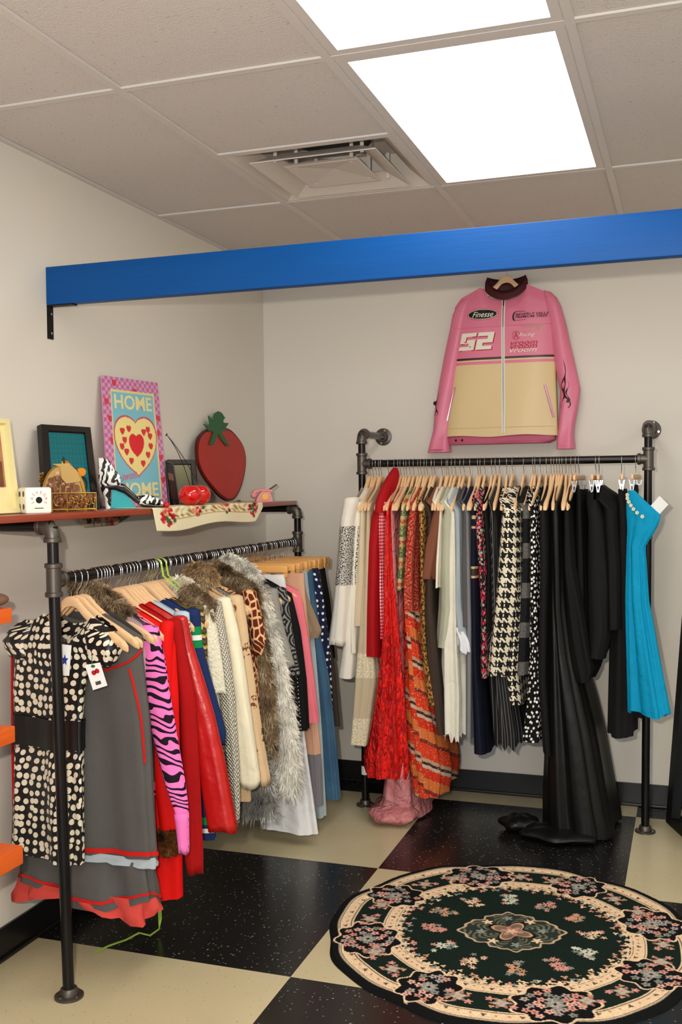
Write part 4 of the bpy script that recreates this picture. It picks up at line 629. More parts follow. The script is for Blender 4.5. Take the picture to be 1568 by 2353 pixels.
g=G(); g.tube([(0,0,-.02),(0,0,.02)],.0175,16); o=g.build('paper_label',MAT['paper'],rb); o.location=rel((xa,RYR,.165),rb); tag(o,'white paper label wrapped on the post')

# shelf, boards
SZ=1.408
g=G(); g.box((.165,-1.55,SZ-.010),(.27,2.44,.020),bev=.002); tag(g.build('shelf_board',MAT['shelf']),'reddish brown wooden shelf board resting on the left pipe rack','shelf')
for i,(x,z,t,lb) in enumerate(((.313,1.14,.04,'top orange wooden shelf board at the left edge, beside the polka dot dress'),(.316,.816,.044,'middle orange wooden shelf board at the left edge'),(.334,.487,.050,'lowest orange wooden shelf board at the left edge'))):
    g=G(); g.box((x/2,-3.05,z),(x,1.1,t),bev=.002); tag(g.build('orange_shelf',MAT['orange']),lb,'shelf')
g=G(); P=[]
g.sphere((.27,-2.56,1.183),1,16,10,sc=(.05,.085,.022)); o=g.build('shoe_toe',plain('brownshoe',(120,88,70),.6)); o.name='brown_shoe'; tag(o,'brown shoe whose toe shows on the top orange board','shoe')

# ------------------------------------------------------------------ rug
def vcol(key,rough=.9,spec=.15,bump_=None):
    n=N(key,rough,spec=spec); a=n.n('ShaderNodeVertexColor'); a.layer_name='Col'; n.L(a.outputs[0],n.b.inputs['Base Color'])
    if bump_: n.bump(n.noise(n.pos(),bump_[0],3),bump_[1],bump_[2])
    MAT[key]=n.m; return n.m
def to_lin(c): c=np.asarray(c,float)/255; return np.where(c>.04045,((c+.055)/1.055)**2.4,c/12.92)
def setcol(me,rgb):
    a=me.color_attributes.new('Col','FLOAT_COLOR','POINT'); d=np.ones((len(rgb),4),np.float32); d[:,:3]=to_lin(rgb); a.data.foreach_set('color',d.ravel())
def gridmesh(name,V,nu,nv,mat,parent=None,wrap=False):
    me=bpy.data.meshes.new(name); F=[]
    i=np.arange(nu-1)[:,None]; j=np.arange(nv if wrap else nv-1)[None,:]; j2=(j+1)%nv
    q=np.stack([i*nv+j,i*nv+j2,(i+1)*nv+j2,(i+1)*nv+j],-1).reshape(-1,4)
    me.vertices.add(len(V)); me.vertices.foreach_set('co',np.asarray(V,np.float32).ravel()); me.loops.add(q.size); me.loops.foreach_set('vertex_index',q.ravel().astype(np.int32))
    me.polygons.add(len(q)); me.polygons.foreach_set('loop_start',np.arange(0,q.size,4,dtype=np.int32)); me.polygons.foreach_set('loop_total',np.full(len(q),4,np.int32)); me.update(calc_edges=True); me.validate()
    me.polygons.foreach_set('use_smooth',[True]*len(q)); me.materials.append(mat)
    o=bpy.data.objects.new(name,me); link(o)
    if parent: o.parent=parent
    return o
rs=np.random.RandomState(5)
NR,NA=250,1000; RR=.606; rn=np.linspace(0,1,NR); an=np.linspace(0,2*PI,NA,endpoint=False)
r,a=np.meshgrid(rn,an,indexing='ij'); scal=1+.012*np.cos(8*a+.6)-.006*np.cos(16*a); rad=r*RR*scal; x=rad*np.cos(a); y=rad*np.sin(a)
DK=np.array([20,34,28.]); CR=np.array([226,198,162.]); PK=np.array([206,146,132.]); GR=np.array([132,140,130.]); BK=np.array([16,18,18.]); TN=np.array([196,150,116.])
C=np.tile(DK,(NR,NA,1)).astype(float); C+=rs.normal(0,3,(NR,NA,1))
def put_(m,c): C[m]=c
def ringband(lo,hi,c): put_((r>=lo)&(r<hi),c)
ringband(.955,1.01,BK); ringband(.945,.955,[150,140,122]); ringband(.865,.945,CR); ringband(.936,.940,BK); ringband(.875,.880,[120,104,86]); ringband(.62,.70,CR); ringband(.688,.692,[110,96,80]); ringband(.63,.634,[110,96,80]); ringband(.70,.865,DK)
def blob(cx,cy,R,c,petals=0,ph=0,p=1.0,st=.35,edge=None):
    dx=x-cx;dy=y-cy; d=np.hypot(dx,dy); t=np.arctan2(dy,dx); rr=R*(1+st*np.cos(petals*t+ph)) if petals else R
    if edge is not None: put_((d<rr*1.22),edge)
    put_(d<rr,c)
def pol(rr,aa): return rr*RR*math.cos(aa),rr*RR*math.sin(aa)
for k in range(96):   # marks on the two cream bands
    aa=k*2*PI/96; c=[92,74,60] if k%3==0 else [186,120,104]
    for rr in(.905,.66): cx,cy=pol(rr,aa+.02); blob(cx,cy,.0042 if k%3 else .0065,c,3 if k%3==0 else 0,aa)
for k in range(60):  # scalloped inner edge with leaves
    aa=k*2*PI/60+.03; cx,cy=pol(.612+.006*math.sin(k*2.1),aa); blob(cx,cy,.014,CR,5,aa*3)
for k in range(150):
    aa=k*2*PI/150; rr=.572+.028*math.sin(k*1.9)+.012*rs.rand(); cx,cy=pol(rr,aa); blob(cx,cy,.0055+.0035*rs.rand(),[CR,PK,GR,DK,TN][rs.randint(5)],3,rs.rand()*6,st=.5)
def cluster(rr,aa,spread_r,spread_t,nn,seed):
    q=np.random.RandomState(seed); 
    cx,cy=pol(rr,aa); er=np.array([math.cos(aa),math.sin(aa)]); et=np.array([-er[1],er[0]]); dx=x-cx;dy=y-cy; pr=(dx*er[0]+dy*er[1])/spread_r; pt=(dx*et[0]+dy*et[1])/spread_t; tt=np.arctan2(pt,pr); dd=np.hypot(pr,pt)
    put_(dd<1.10+.10*np.cos(9*tt),CR); put_(dd<1.03+.10*np.cos(9*tt),BK)
    pts=[]
    for _ in range(nn*8):
        p=q.uniform(-.85,.85,2)
        if p@p>.72 or any(math.hypot((p[0]-o_[0])*spread_r,(p[1]-o_[1])*spread_t)<.021 for o_ in pts): continue
        pts.append(p)
        if len(pts)>=nn: break
    for i,p in enumerate(pts):
        px=cx+er[0]*p[0]*spread_r+et[0]*p[1]*spread_t; py=cy+er[1]*p[0]*spread_r+et[1]*p[1]*spread_t
        c=[PK,np.array([168,158,152.]),GR,np.array([222,170,156.])][i%4]; blob(px,py,.0115,c,5,q.rand()*6,st=.25); blob(px,py,.004,[110,70,60])
    blob(cx,cy,.026,GR,8,0,st=.2); blob(cx,cy,.016,[170,160,150],6,0); blob(cx,cy,.006,BK,4)
for k in range(8):
    aa=k*PI/4+.42; cluster(.785,aa,.095,.085 if k%2 else .115,20 if k%2 else 30,k+3)
for k in range(24):
    aa=k*PI/12+.1; cx,cy=pol(.785,aa)
    if min(abs((aa-(j*PI/4+.42)+PI)%(2*PI)-PI) for j in range(8))<.17: continue
    blob(cx,cy,.024,PK*.8,6,aa,st=.4); blob(cx,cy,.017,[170,176,158],4,aa,st=.3); blob(cx,cy,.007,PK)
    for s_ in(-1,1):
        px,py=pol(.785+.03*s_,aa+.075*s_); blob(px,py,.010,PK,5,aa); blob(*pol(.785-.04*s_,aa+.05*s_),.007,TN,3,aa)
for k in range(12):
    aa=k*PI/6+.2; c0=[CR,TN,PK,np.array([200,204,186.])][k%4]; q=np.random.RandomState(k+40)
    for i in range(16):
        px,py=pol(.425+q.uniform(-.07,.07),aa+q.uniform(-.10,.10)); blob(px,py,.0075,[c0,c0,PK,GR][q.randint(4)],5,q.rand()*6,st=.5)
    blob(*pol(.43,aa),.015,c0,7,aa,st=.5); blob(*pol(.43,aa),.004,BK)
t_=np.arctan2(y,x)-.25; dd=np.hypot(x*math.cos(.25)+y*math.sin(.25),(-x*math.sin(.25)+y*math.cos(.25))*1.18)/RR; ed=.262*(1+.07*np.cos(4*t_)+.035*np.cos(12*t_)+.03*np.cos(20*t_))
put_(dd<ed,[196,170,138]); put_(dd<ed-.014,[84,80,68]); 
m=(dd<ed-.02); C[m]=(np.array([44,52,46])+np.array([60,52,42])*((np.sin(dd*190+4*np.cos(8*t_))>.1)&(np.cos(8*t_+dd*20)>-.3))[...,None])[m]
for k in range(8):
    blob(*pol(.165,k*PI/4+.3),.014,CR if k%2 else GR,5,k,st=.4)
blob(0,0,.062,BK,4,1,st=.35); blob(0,0,.054,TN,4,1,st=.35); blob(0,0,.046,[120,104,88],4,1,st=.35); blob(0,0,.03,PK*.9,6,0,st=.3); blob(0,0,.014,CR,5,0)
C=np.clip(C*(1+rs.normal(0,.05,(NR,NA,1))),4,245)
zz=np.where(r>.985,.004,.011)+.0016*np.sin(9*a)*(r>.9)+rs.normal(0,.00035,(NR,NA)); zz[r>=.999]=.0005
V=np.stack([x+1.497,y-1.508,zz],-1).reshape(-1,3)
vcol('rug_pile',.95,.1); o=gridmesh('round_rug',V,NR,NA,MAT['rug_pile'],wrap=True); setcol(o.data,C.reshape(-1,3)); tag(o,'round black and cream floral rug with a centre medallion on the checkered floor','rug')

# ------------------------------------------------------------------ flat slabs leaning on the wall
def bil(P,u,v):
    a,b,c,d=[Vector(p) for p in P]; return (a.lerp(b,u)).lerp(d.lerp(c,u),v)
def slabn(P):
    a,b,c,d=[Vector(p) for p in P]; n=(b-a).cross(d-a).normalized()
    return n if n.dot(Vector(CAM[:3])-a)>0 else -n
def slab(g,P,u0,u1,v0,v1,t0,t1):
    n=slabn(P); q=[(u0,v0),(u1,v0),(u1,v1),(u0,v1)]; vs=[bil(P,*k)+n*t0 for k in q]+[bil(P,*k)+n*t1 for k in q]
    g.add(vs,[(0,1,2,3),(7,6,5,4)]+[(k,k+4,(k+1)%4+4,(k+1)%4) for k in range(4)])
def paint(name,P,u0,u1,v0,v1,nu,nv,fn,off,mat,parent):
    n=slabn(P); uu,vv=np.meshgrid(np.linspace(0,1,nu),np.linspace(0,1,nv),indexing='ij'); V=[bil(P,u0+(u1-u0)*p_,v0+(v1-v0)*q_)+n*off for p_,q_ in zip(uu.ravel(),vv.ravel())]
    o=gridmesh(name,[tuple(k) for k in V],nu,nv,mat,parent); setcol(o.data,fn(uu,vv).reshape(-1,3)); return o
def frame(g,P,b,bv,t0,t1):
    for q in((0,1,0,bv),(0,1,1-bv,1),(0,b,bv,1-bv),(1-b,1,bv,1-bv)): slab(g,P,*q,t0,t1)
FONT={}
def text_mesh(s,size,shear=0,ext=.0006,bold=.0,space=1.0):
    c=bpy.data.curves.new('t','FONT'); c.body=s; c.size=size; c.shear=shear; c.extrude=ext; c.offset=bold; c.space_character=space; c.align_x='CENTER'; c.align_y='CENTER'; c.resolution_u=3
    o=bpy.data.objects.new('t',c); link(o); dg=bpy.context.evaluated_depsgraph_get(); me=bpy.data.meshes.new_from_object(o.evaluated_get(dg)); vs=[v.co.copy() for v in me.vertices]; fs=[tuple(p.vertices) for p in me.polygons]
    bpy.data.objects.remove(o); bpy.data.meshes.remove(me); return vs,fs
def text_on(P,s,u,v,wu,hv,mat,parent,name='lettering',off=.002,shear=0,rot=0,bold=0):
    vs,fs=text_mesh(s,1,shear,bold=bold,ext=.02); xs_=[q.x for q in vs];ys_=[q.y for q in vs]; w=max(xs_)-min(xs_);h=max(ys_)-min(ys_); n=slabn(P); out=[]
    for q in vs:
        a=(q.x-(max(xs_)+min(xs_))/2)/w*wu; b=(q.y-(max(ys_)+min(ys_))/2)/h*hv; a,b=a*math.cos(rot)-b*math.sin(rot),a*math.sin(rot)+b*math.cos(rot)
        out.append(bil(P,u+a,v-b)+n*(off+q.z*.02))
    return mesh(name,out,fs,mat,parent,smooth=False)
vcol('printed_card',.45,.3)
def heart(X_,Y_):  # X,Y about -1..1 , y up
    return (X_**2+Y_**2-1)**3-X_**2*Y_**3<0
P=IT['poster']; g=G(); slab(g,P,0,1,0,1,-.004,0); o=g.build('home_sign',plain('pinkcard',(206,140,176),.5),smooth=False); tag(o,'tall pink checked sign reading HOME with a yellow heart, leaning on the left wall','sign')
def pf(u,v):
    C=np.zeros(u.shape+(3,)); ck=(np.floor(u*22)+np.floor(v*34))%2; C[:]=[222,160,196]; C[ck==1]=[190,112,162]
    def h(cx,cy,s,c): C[heart((u-cx)/s,-(v-cy)/(s*.72)+.1)]=c
    for cx,cy in((.2,.05),(.55,.1),(.1,.33),(.95,.3),(.12,.5),(.93,.42),(.94,.62),(.06,.2),(.95,.8)): h(cx,cy,.035,[210,60,84])
    m=(u>.13)&(u<.9)&(v>.1)&(v<.95); C[m]=[232,222,150]; m=(u>.15)&(u<.88)&(v>.115)&(v<.935); C[m]=[128,196,214]
    hh=heart((u-.52)/.315,-(v-.55)/.205+.05); C[heart((u-.52)/.33,-(v-.55)/.217+.05)]=[200,70,100]; C[hh]=[242,226,150]
    for cx,cy in((.29,.42),(.32,.49),(.27,.54),(.77,.45),(.77,.53),(.71,.6),(.34,.58),(.41,.65),(.66,.42),(.40,.40),(.61,.67),(.74,.40)): h(cx,cy,.035,[214,52,60])
    h(.52,.53,.115,[222,36,48]); return C
paint('printed_face',P,0,1,0,1,120,170,pf,.0008,MAT['printed_card'],o)
cream=plain('letterc',(236,226,168),.5); text_on(P,'HOME',.51,.19,.66,.115,cream,o,bold=.02); text_on(P,'HOME',.51,.87,.66,.11,cream,o,bold=.02); text_on(P,'sweet',.36,.765,.26,.05,plain('pinkink',(214,110,150),.5),o,shear=.3,rot=.1)
P=IT['blackframe']; g=G(); slab(g,P,0,1,0,1,-.012,0); o=g.build('picture_frame',plain('blacklacquer',(22,18,16),.25,spec=.5),smooth=False); tag(o,'black framed teal picture of an orange motorcycle leaning on the wall','picture')
def tf(u,v):
    C=np.zeros(u.shape+(3,)); C[:]=[10,112,122]; C[((np.floor(u*30)%3==0)|(np.floor(v*36)%3==0))]=[8,100,110]
    def e(cx,cy,a,b,c,rot=0):
        dx=u-cx;dy=v-cy; X_=dx*math.cos(rot)+dy*math.sin(rot);Y_=-dx*math.sin(rot)+dy*math.cos(rot); C[(X_/a)**2+(Y_/b)**2<1]=c
    for cx,cy in((.38,.8),(.82,.86)): e(cx,cy,.13,.14,[26,34,34]); e(cx,cy,.07,.08,[60,90,88])
    e(.45,.58,.14,.09,[226,120,24],.5); e(.8,.66,.14,.07,[236,150,30],-.1); e(.62,.66,.10,.08,[30,34,40]); e(.34,.5,.05,.1,[40,54,40],.2); e(.31,.52,.018,.04,[214,190,60]); return C
paint('teal_picture',P,.15,.87,.085,.80,90,90,tf,.001,MAT['printed_card'],o)
g=G(); g2=P; frame(g,P,.13,.07,0,.006); g.build('moulding',MAT['blacklacquer'],o,smooth=False)
text_on(P,'LES',.80,.86,.16,.045,cream,o,off=.003)
P=IT['creamframe']; g=G(); slab(g,P,0,1,0,1,-.012,0); o=g.build('picture_frame',plain('creamlac',(226,214,158),.5),smooth=False); tag(o,'cream framed sepia picture cut off by the left edge of the photo','picture')
g=G(); frame(g,P,.07,.05,0,.012); g.build('moulding',MAT['creamlac'],o,smooth=False)
paint('sepia_print',P,.07,.83,.05,.72,60,60,lambda u,v:np.stack([176-60*((v>.6)&(np.abs(u-.7)<.25))+10*np.sin(u*20),120-54*((v>.6)&(np.abs(u-.7)<.25))+8*np.sin(v*17),84-44*((v>.6)&(np.abs(u-.7)<.25))+0*u],-1),.003,MAT['printed_card'],o)
for k,lab,nm in(('frameA','narrow black picture frame panel turned sideways behind the red cherries','frameA'),('frameB','small black picture frame with a greenish photo beside the red strawberry','frameB')):
    P=IT[k]; g=G(); slab(g,P,0,1,0,1,-.008,0); o=g.build('picture_frame',MAT['blacklacquer'],smooth=False); tag(o,lab,'picture'); g=G(); frame(g,P,.16,.1,0,.006); g.build('moulding',MAT['blacklacquer'],o,smooth=False)
    paint('photo_print',P,.16,.84,.12,.88,24,30,(lambda u,v:np.stack([150-70*v,146-60*v,116-50*v],-1)) if k=='frameB' else (lambda u,v:np.stack([60+60*((v>.2)&(v<.4)),40+50*((v>.2)&(v<.4)),36+40*((v>.2)&(v<.4))],-1)+0*u[...,None]),.002,MAT['printed_card'],o)
# strawberry cut-out
def cut(pts,t0,t1,grow=0):
    c=sum((Vector(p) for p in pts),Vector())/len(pts); P=[Vector(p)+((Vector(p)-c).normalized()*grow) for p in pts]; n=len(P); nn=Vector((1,0,.1)).normalized(); vs=[p+nn*t0 for p in P]+[p+nn*t1 for p in P]
    return vs,[tuple(range(n)),tuple(range(2*n-1,n-1,-1))]+[(i,i+n,(i+1)%n+n,(i+1)%n) for i in range(n)]
def smoothpts(pts,k=2):
    for _ in range(k):
        q=[]
        for i in range(len(pts)):
            a=Vector(pts[i]);b=Vector(pts[(i+1)%len(pts)]); q+= [a.lerp(b,.25),a.lerp(b,.75)]
        pts=q
    return pts
sb=smoothpts(IT['strawbody']); g=G(); g.add(*cut(sb,-.012,0,.006)); o=g.build('strawberry_plaque',plain('darkred_paint',(74,14,10),.5)); tag(o,'flat red wooden strawberry with green leaves leaning in the corner','wall decoration')
g=G(); g.add(*cut(sb,.0,.002,-.004)); g.build('red_face',plain('red_paint',(168,28,16),.4,var=.15),o)
g=G(); g.add(*cut(IT['strawleaf'],.0025,.007)); lf=g.build('leaves',plain('green_paint',(34,92,54),.5),o)
# ------------------------------------------------------------------ shelf objects
XY=IT['xy']; Z0=SZ
def at(k,z=Z0): p=XY[k]; return (p[0],p[1],z)
# dice bank
o=empty('dice',at('dice'),math.radians(53)); tag(o,'big white Las Vegas die standing at the front of the shelf','die')
g=G(); g.box((0,0,.0385),(.077,.077,.077),bev=.007); g.build('cube',plain('diewhite',(240,234,222),.3,spec=.5,name='die_white'),o)
pip=plain('pipblack',(20,20,20),.3)
g=G(); g.tube([(0,-.0387,.040),(0,-.0391,.040)],.0095,20); g.build('pip',pip,o)
g=G(); g.box((0,-.0388,.0165),(.026,.0008,.0022)); g.build('underline_mark',pip,o)
for y_ in(-.018,.018):
    for z_ in(.021,.058): g=G(); g.tube([(-.0387,y_,z_),(-.0391,y_,z_)],.0085,18); g.build('pip',pip,o)
vs_=[];fs_=[]
for i,ch in enumerate('LASVEGAS'):
    vs,fs=text_mesh(ch,.0125,ext=.0002); aa=math.radians(205-i*33); b=len(vs_)
    for q in vs:
        ca,sa=math.cos(aa-PI/2),math.sin(aa-PI/2); X_=q.x*ca-q.y*sa+.0205*math.cos(aa); Y_=q.x*sa+q.y*ca+.0205*math.sin(aa); vs_.append((X_,-.0388-q.z*.5-.0003,.042+Y_))
    fs_+=[tuple(b+j for j in f) for f in fs]
mesh('lettering',vs_,fs_,plain('redink',(214,80,70),.5),o,smooth=False)
# gold wire basket with scrolls
gold=plain('gold',(196,152,72),.28,1,name='gold_metal'); plain('goldmatte',(168,138,82),.55,.45,name='brushed_gold')
o=empty('wire_basket',at('basket'),math.radians(38)); tag(o,'gold wire basket with scrollwork front beside the white die','basket')
g=G(); w_,d_,h_=.066,.03,.050
for z_ in(.008,.058):
    c_=[(-w_,-d_,z_),(w_,-d_,z_),(w_,d_,z_),(-w_,d_,z_)]
    for k in range(4): g.tube([c_[k],c_[(k+1)%4]],.0016,8)
for x_ in(-w_,-w_+.044,w_):
    for y_ in(-d_,d_): g.tube([(x_,y_,0),(x_,y_,.058)],.0016,8); g.sphere((x_,y_,.003),.003,8,6)
g.build('wire_frame',gold,o)
g=G()
def spiral(cx,cz,R,turn,d0,sg=1,n=26):
    return [(cx+sg*R*(1-.8*i/n)*math.cos(d0+turn*i/n),-d_,cz+R*(1-.8*i/n)*math.sin(d0+turn*i/n)) for i in range(n+1)]
g.tube(spiral(-w_+.021,.032,.020,9,1.2),.0014,6)
for k in range(6): g.tube(spiral(-w_+.054+.0145*k,.033+.003*(k%2),.0125,7,.6+k*.8,(-1)**k),.0012,6)
for k in range(7): g.tube([(-w_+.048+.0125*k,-d_,.012),(-w_+.058+.0125*k,-d_,.055)],.0009,6)
tag(g.build('scrollwork',gold,o),'curled gold wire scrollwork')
g=G()
for k in range(9):
    g.sphere((-.05+.0125*k,.004*((-1)**k),.024+.01*(k%3)),.011,10,8,sc=(1,1,1.2))
g.build('trinkets',plain('trinket',(120,74,52),.5,var=.4),o)
# gold clutch purse
o=empty('gold_purse',at('purse'),math.radians(28)); tag(o,'small rounded gold purse with a folded flap behind the wire basket','purse')
def dome(g,w,d,h,y0,n=24):
    P=[(w*math.cos(PI*k/n),h*(abs(math.sin(PI*k/n))**.75)) for k in range(n+1)]; g.prism(P,lambda a_,b_,t:(a_,y0+t,b_),-d/2,d/2)
g=G(); dome(g,.066,.06,.146,0); g.build('body',MAT['goldmatte'],o)
g=G()
for y_ in(-.032,-.005,.03): g.tube([(.067*math.cos(PI*k/24),y_,.147*(math.sin(PI*k/24)**.75)) for k in range(25)],.0028,8)
g.build('ribs',gold,o)
g=G(); P=[(-.03,.150),(.02,.152),(.045,.13),(.058,.095),(.03,.09),(.012,.088),(-.002,.105),(-.004,.14)]; g.prism(P,lambda a_,b_,t:(a_,t,b_),-.040,-.034); g.build('flap',MAT['goldmatte'],o,smooth=False)
g=G()
for k in range(150):
    q=np.random.RandomState(k); xx=q.uniform(-.058,.058); hz=q.uniform(.008,.125)
    if (xx/.06)**2+(hz/.14)**2<.9: g.box((xx,-.033-.003*q.rand(),hz),(.011,.004,.015),rz=q.uniform(-.5,.5))
g.build('sequins',plain('sequin',(128,88,60),.35,.35,var=.5),o)
g=G(); g.tube([(-.066+.006*math.sin(k*2.2),-.01+.01*math.cos(k*1.7),.09+.0035*k) for k in range(10)],.004,6); g.build('chain',gold,o)
# zebra high heel
o=empty('high_heel_shoe',at('shoe'),math.radians(36)); tag(o,'zebra striped high heel pump ornament with a black sole','shoe ornament')
n=N('zebra_gloss',.2,spec=.5,coat=.4); p_=n.obj(); w2=n.math('ADD',n.math('MULTIPLY',n.sep(p_)[0],250.0),n.math('MULTIPLY',n.math('SUBTRACT',n.noise(p_,26,1,.6),.5),17.0)); n.col(n.mix(n.gt(n.math('SINE',w2),.1),srgb(240,238,234),(.010,.010,.012))); MAT['zebra']=n.m
plain('glossblack',(10,10,11),.15,spec=.6,coat=.5); plain('tealgloss',(40,170,180),.2,coat=.3)
def loftshoe(name,secs,mat,parent):
    """secs: (s, halfwidth, zlo, zhi)"""
    g=G(); n=16; vs=[];fs=[]
    for s_,hw,lo,hi in secs:
        for k in range(n):
            th=2*PI*k/n; c_,sn=math.cos(th),math.sin(th); vs.append((s_,math.copysign(abs(c_)**.7,c_)*hw,(lo+hi)/2+math.copysign(abs(sn)**.7,sn)*(hi-lo)/2))
    for i in range(len(secs)-1):
        for k in range(n): fs.append((i*n+k,i*n+(k+1)%n,(i+1)*n+(k+1)%n,(i+1)*n+k))
    fs.append(tuple(range(n-1,-1,-1))); fs.append(tuple((len(secs)-1)*n+k for k in range(n))); g.add(vs,fs); return g.build(name,mat,parent)
loftshoe('counter',[(-.108,.004,.115,.162),(-.106,.016,.095,.176),(-.09,.024,.078,.178),(-.07,.026,.07,.168),(-.055,.026,.07,.14),(-.035,.026,.075,.115)],MAT['zebra'],o)
g=G(); g.tube([(-.085,0,.10),(-.083,0,.07),(-.078,0,.04),(-.076,0,.0)],[.026,.019,.011,.009],16); g.build('heel',MAT['zebra'],o)
loftshoe('sole',[(-.09,.022,.07,.082),(-.05,.022,.062,.095),(-.02,.021,.05,.085),(.01,.020,.025,.056),(.04,.022,.004,.024),(.08,.030,.0,.012),(.11,.026,.0,.012),(.118,.012,.0,.011)],MAT['glossblack'],o)
loftshoe('toe_box',[(.026,.026,.012,.044),(.05,.031,.010,.050),(.075,.031,.010,.045),(.095,.026,.010,.034),(.112,.015,.010,.020)],MAT['zebra'],o)
g=G(); g.prism([(-.062,.068),(-.03,.058),(.0,.03),(.02,.002),(-.068,.002)],lambda a_,b_,t:(a_,t,b_),-.008,.008); tag(g.build('arch_filler',MAT['tealgloss'],o),'teal filler under the arch')
g=G(); g.sphere((.124,-.012,.010),.0105,12,8); g.build('toe_rose',plain('rosered',(200,24,26),.5),o)
# cherries
o=empty('cherry_ornament',at('cherryA')); tag(o,'pair of glossy red ceramic cherries with long wire stems','ornament')
plain('cherry',(206,10,8),.12,spec=.6,coat=.6)
dlt=Vector(XY['cherryB'])-Vector(XY['cherryA']); dlt.z=0; dlt=dlt.normalized()*.076
for k in(0,1):
    g=G(); c_=dlt*k; g.sphere((c_.x,c_.y,.041),.0455,30,20,sc=(1,1,.90),fn=lambda th,ph:1-.12*math.exp(-(ph/.35)**2)); g.build('cherry',MAT['cherry'],o)
g=G(); tp=Vector(XY['stemtop'])-Vector(o.location)
for k in(0,1):
    b_=dlt*k+Vector((0,0,.075)); m_=(b_+tp)/2+Vector((0,.0,.028-.01*k))+dlt*(.35-.15*k); g.tube([b_*(1-t)**2+m_*2*t*(1-t)+tp*t*t for t in np.linspace(0,1,18)],.0014,8)
g.tube([tp+Vector((0,-.006,-.004)),tp+Vector((0,.004,.004))],.0022,8); g.build('stems',MAT['iron'],o)
# pink toy telephone
o=empty('toy_telephone',at('phone'),math.radians(30)); tag(o,'small pink toy telephone at the right end of the shelf','telephone'); plain('pinkphone',(232,152,150),.35)
g=G(); P=[(-.03,0),(.045,0),(.045,.012),(.032,.044),(-.005,.046),(-.02,.03),(-.03,.008)]; g.prism(P,lambda a_,b_,t:(a_,t,b_),-.026,.026); g.build('body',MAT['pinkphone'],o,smooth=False)
g=G(); g.tube([(-.042,-.02,.03),(-.038,-.02,.044),(-.01,-.02,.052),(.03,-.02,.05),(.04,-.02,.044)],[.011,.010,.006,.006,.010],12); g.sphere((-.042,-.02,.028),.014,14,10); tag(g.build('handset',MAT['pinkphone'],o),'pink handset')
g=G(); g.tube([(.01,-.0262,.022),(.01,-.029,.022)],.014,20); g.build('dial',gold,o)
g=G(); a_=Vector(XY['pen']);b_=Vector(XY['pen2']); b_.x+=.0; g.tube([a_,a_.lerp(b_,.2),a_.lerp(b_,.9),b_],[.002,.0045,.0055,.004],10); q=g.build('pen',MAT['glossblack']); tag(q,'black pen standing up out of the pink telephone','pen')
# embroidered cloth over the shelf edge
ya,yb=IT['cloth'][0][1],IT['cloth'][1][1]
nu,nv=150,60; uu,vv=np.meshgrid(np.linspace(0,1,nu),np.linspace(0,1,nv),indexing='ij'); V=[]
for u_,v_ in zip(uu.ravel(),vv.ravel()):
    y_=ya+(yb-ya)*u_; fall=.078*(1+.10*math.sin(9*u_)-.12*u_)*min(1,(1-u_)*9+.25)
    L_=v_*(.15+fall)
    if L_<.147: xq,zq=.155+L_,Z0+.0022+.0015*math.sin(17*u_)*math.sin(9*v_)
    else: t=L_-.147; xq,zq=.3045+.004*math.sin(14*u_)*min(1,t/.04)+.002,Z0+.002-t
    sk=(1-u_)*max(0,L_-.147)*.35
    V.append((xq,y_+sk,zq))
def cf(u,v):
    q=np.random.RandomState(3); C=np.zeros(u.shape+(3,)); C[:]=[232,222,188]; m=(v<.80)&(u>.05)&(u<.95)
    ns=np.sin(u*60+3*np.sin(v*20))*np.sin(v*34+3*np.sin(u*30)); C[m&(ns>0)]=[214,190,136]; C[m&(ns>.55)]=[160,120,76]; C[m&(ns<-.6)]=[240,232,206]
    C[(np.abs(v-.81)<.010)&(u>.08)&(u<.92)]=[186,156,90]
    for cu_,cv in((.10,.78),(.90,.74),(.36,.66),(.62,.67)):
        big=1 if cv>.6 else .5
        for k in range(int(26*big)):
            aa=q.rand()*6.28; rr=q.rand()**.5; cx,cy=cu_+.055*big*rr*math.cos(aa),cv+.16*big*rr*math.sin(aa); c=[[196,34,48],[214,70,84],[150,20,34],[230,150,110],[50,104,70]][q.randint(5)]
            C[((u-cx)/.013)**2+((v-cy)/.032)**2<1]=c
    return C
vcol('tapestry',.9,.1,(300,.3,.002)); o=gridmesh('tapestry_cloth',V,nu,nv,MAT['tapestry']); setcol(o.data,cf(uu,vv).reshape(-1,3)); tag(o,'cream tapestry cloth with red roses draped over the front edge of the shelf','cloth')
so=o.modifiers.new('Solid','SOLIDIFY'); so.thickness=.0015; so.offset=-1
q0,q1,q2,q3=IT['under']; nu,nv=80,20; uu,vv=np.meshgrid(np.linspace(0,1,nu),np.linspace(0,1,nv),indexing='ij'); V=[(.022+.004*math.sin(12*u_),q0[1]+(q3[1]-q0[1])*u_,SZ+.004-v_*(.060*min(1,u_*7+.2)*min(1,(1-u_)*2.0+.12)+.012)) for u_,v_ in zip(uu.ravel(),vv.ravel())]
def uf(u,v):
    q=np.random.RandomState(8); C=np.zeros(u.shape+(3,)); C[:]=[120,104,92]; C[u<.25]=[176,160,140]
    for k in range(90):
        cx,cy=q.rand(),q.rand(); C[((u-cx)/.03)**2+((v-cy)/.14)**2<1]=[[150,40,48],[70,110,104],[196,120,104],[60,52,48],[176,160,140]][q.randint(5)]
    return C
o=gridmesh('patterned_runner',V,nu,nv,MAT['tapestry']); setcol(o.data,uf(uu,vv).reshape(-1,3)); tag(o,'dark floral runner hanging down behind the shelf board','cloth'); so=o.modifiers.new('Solid','SOLIDIFY'); so.thickness=.002

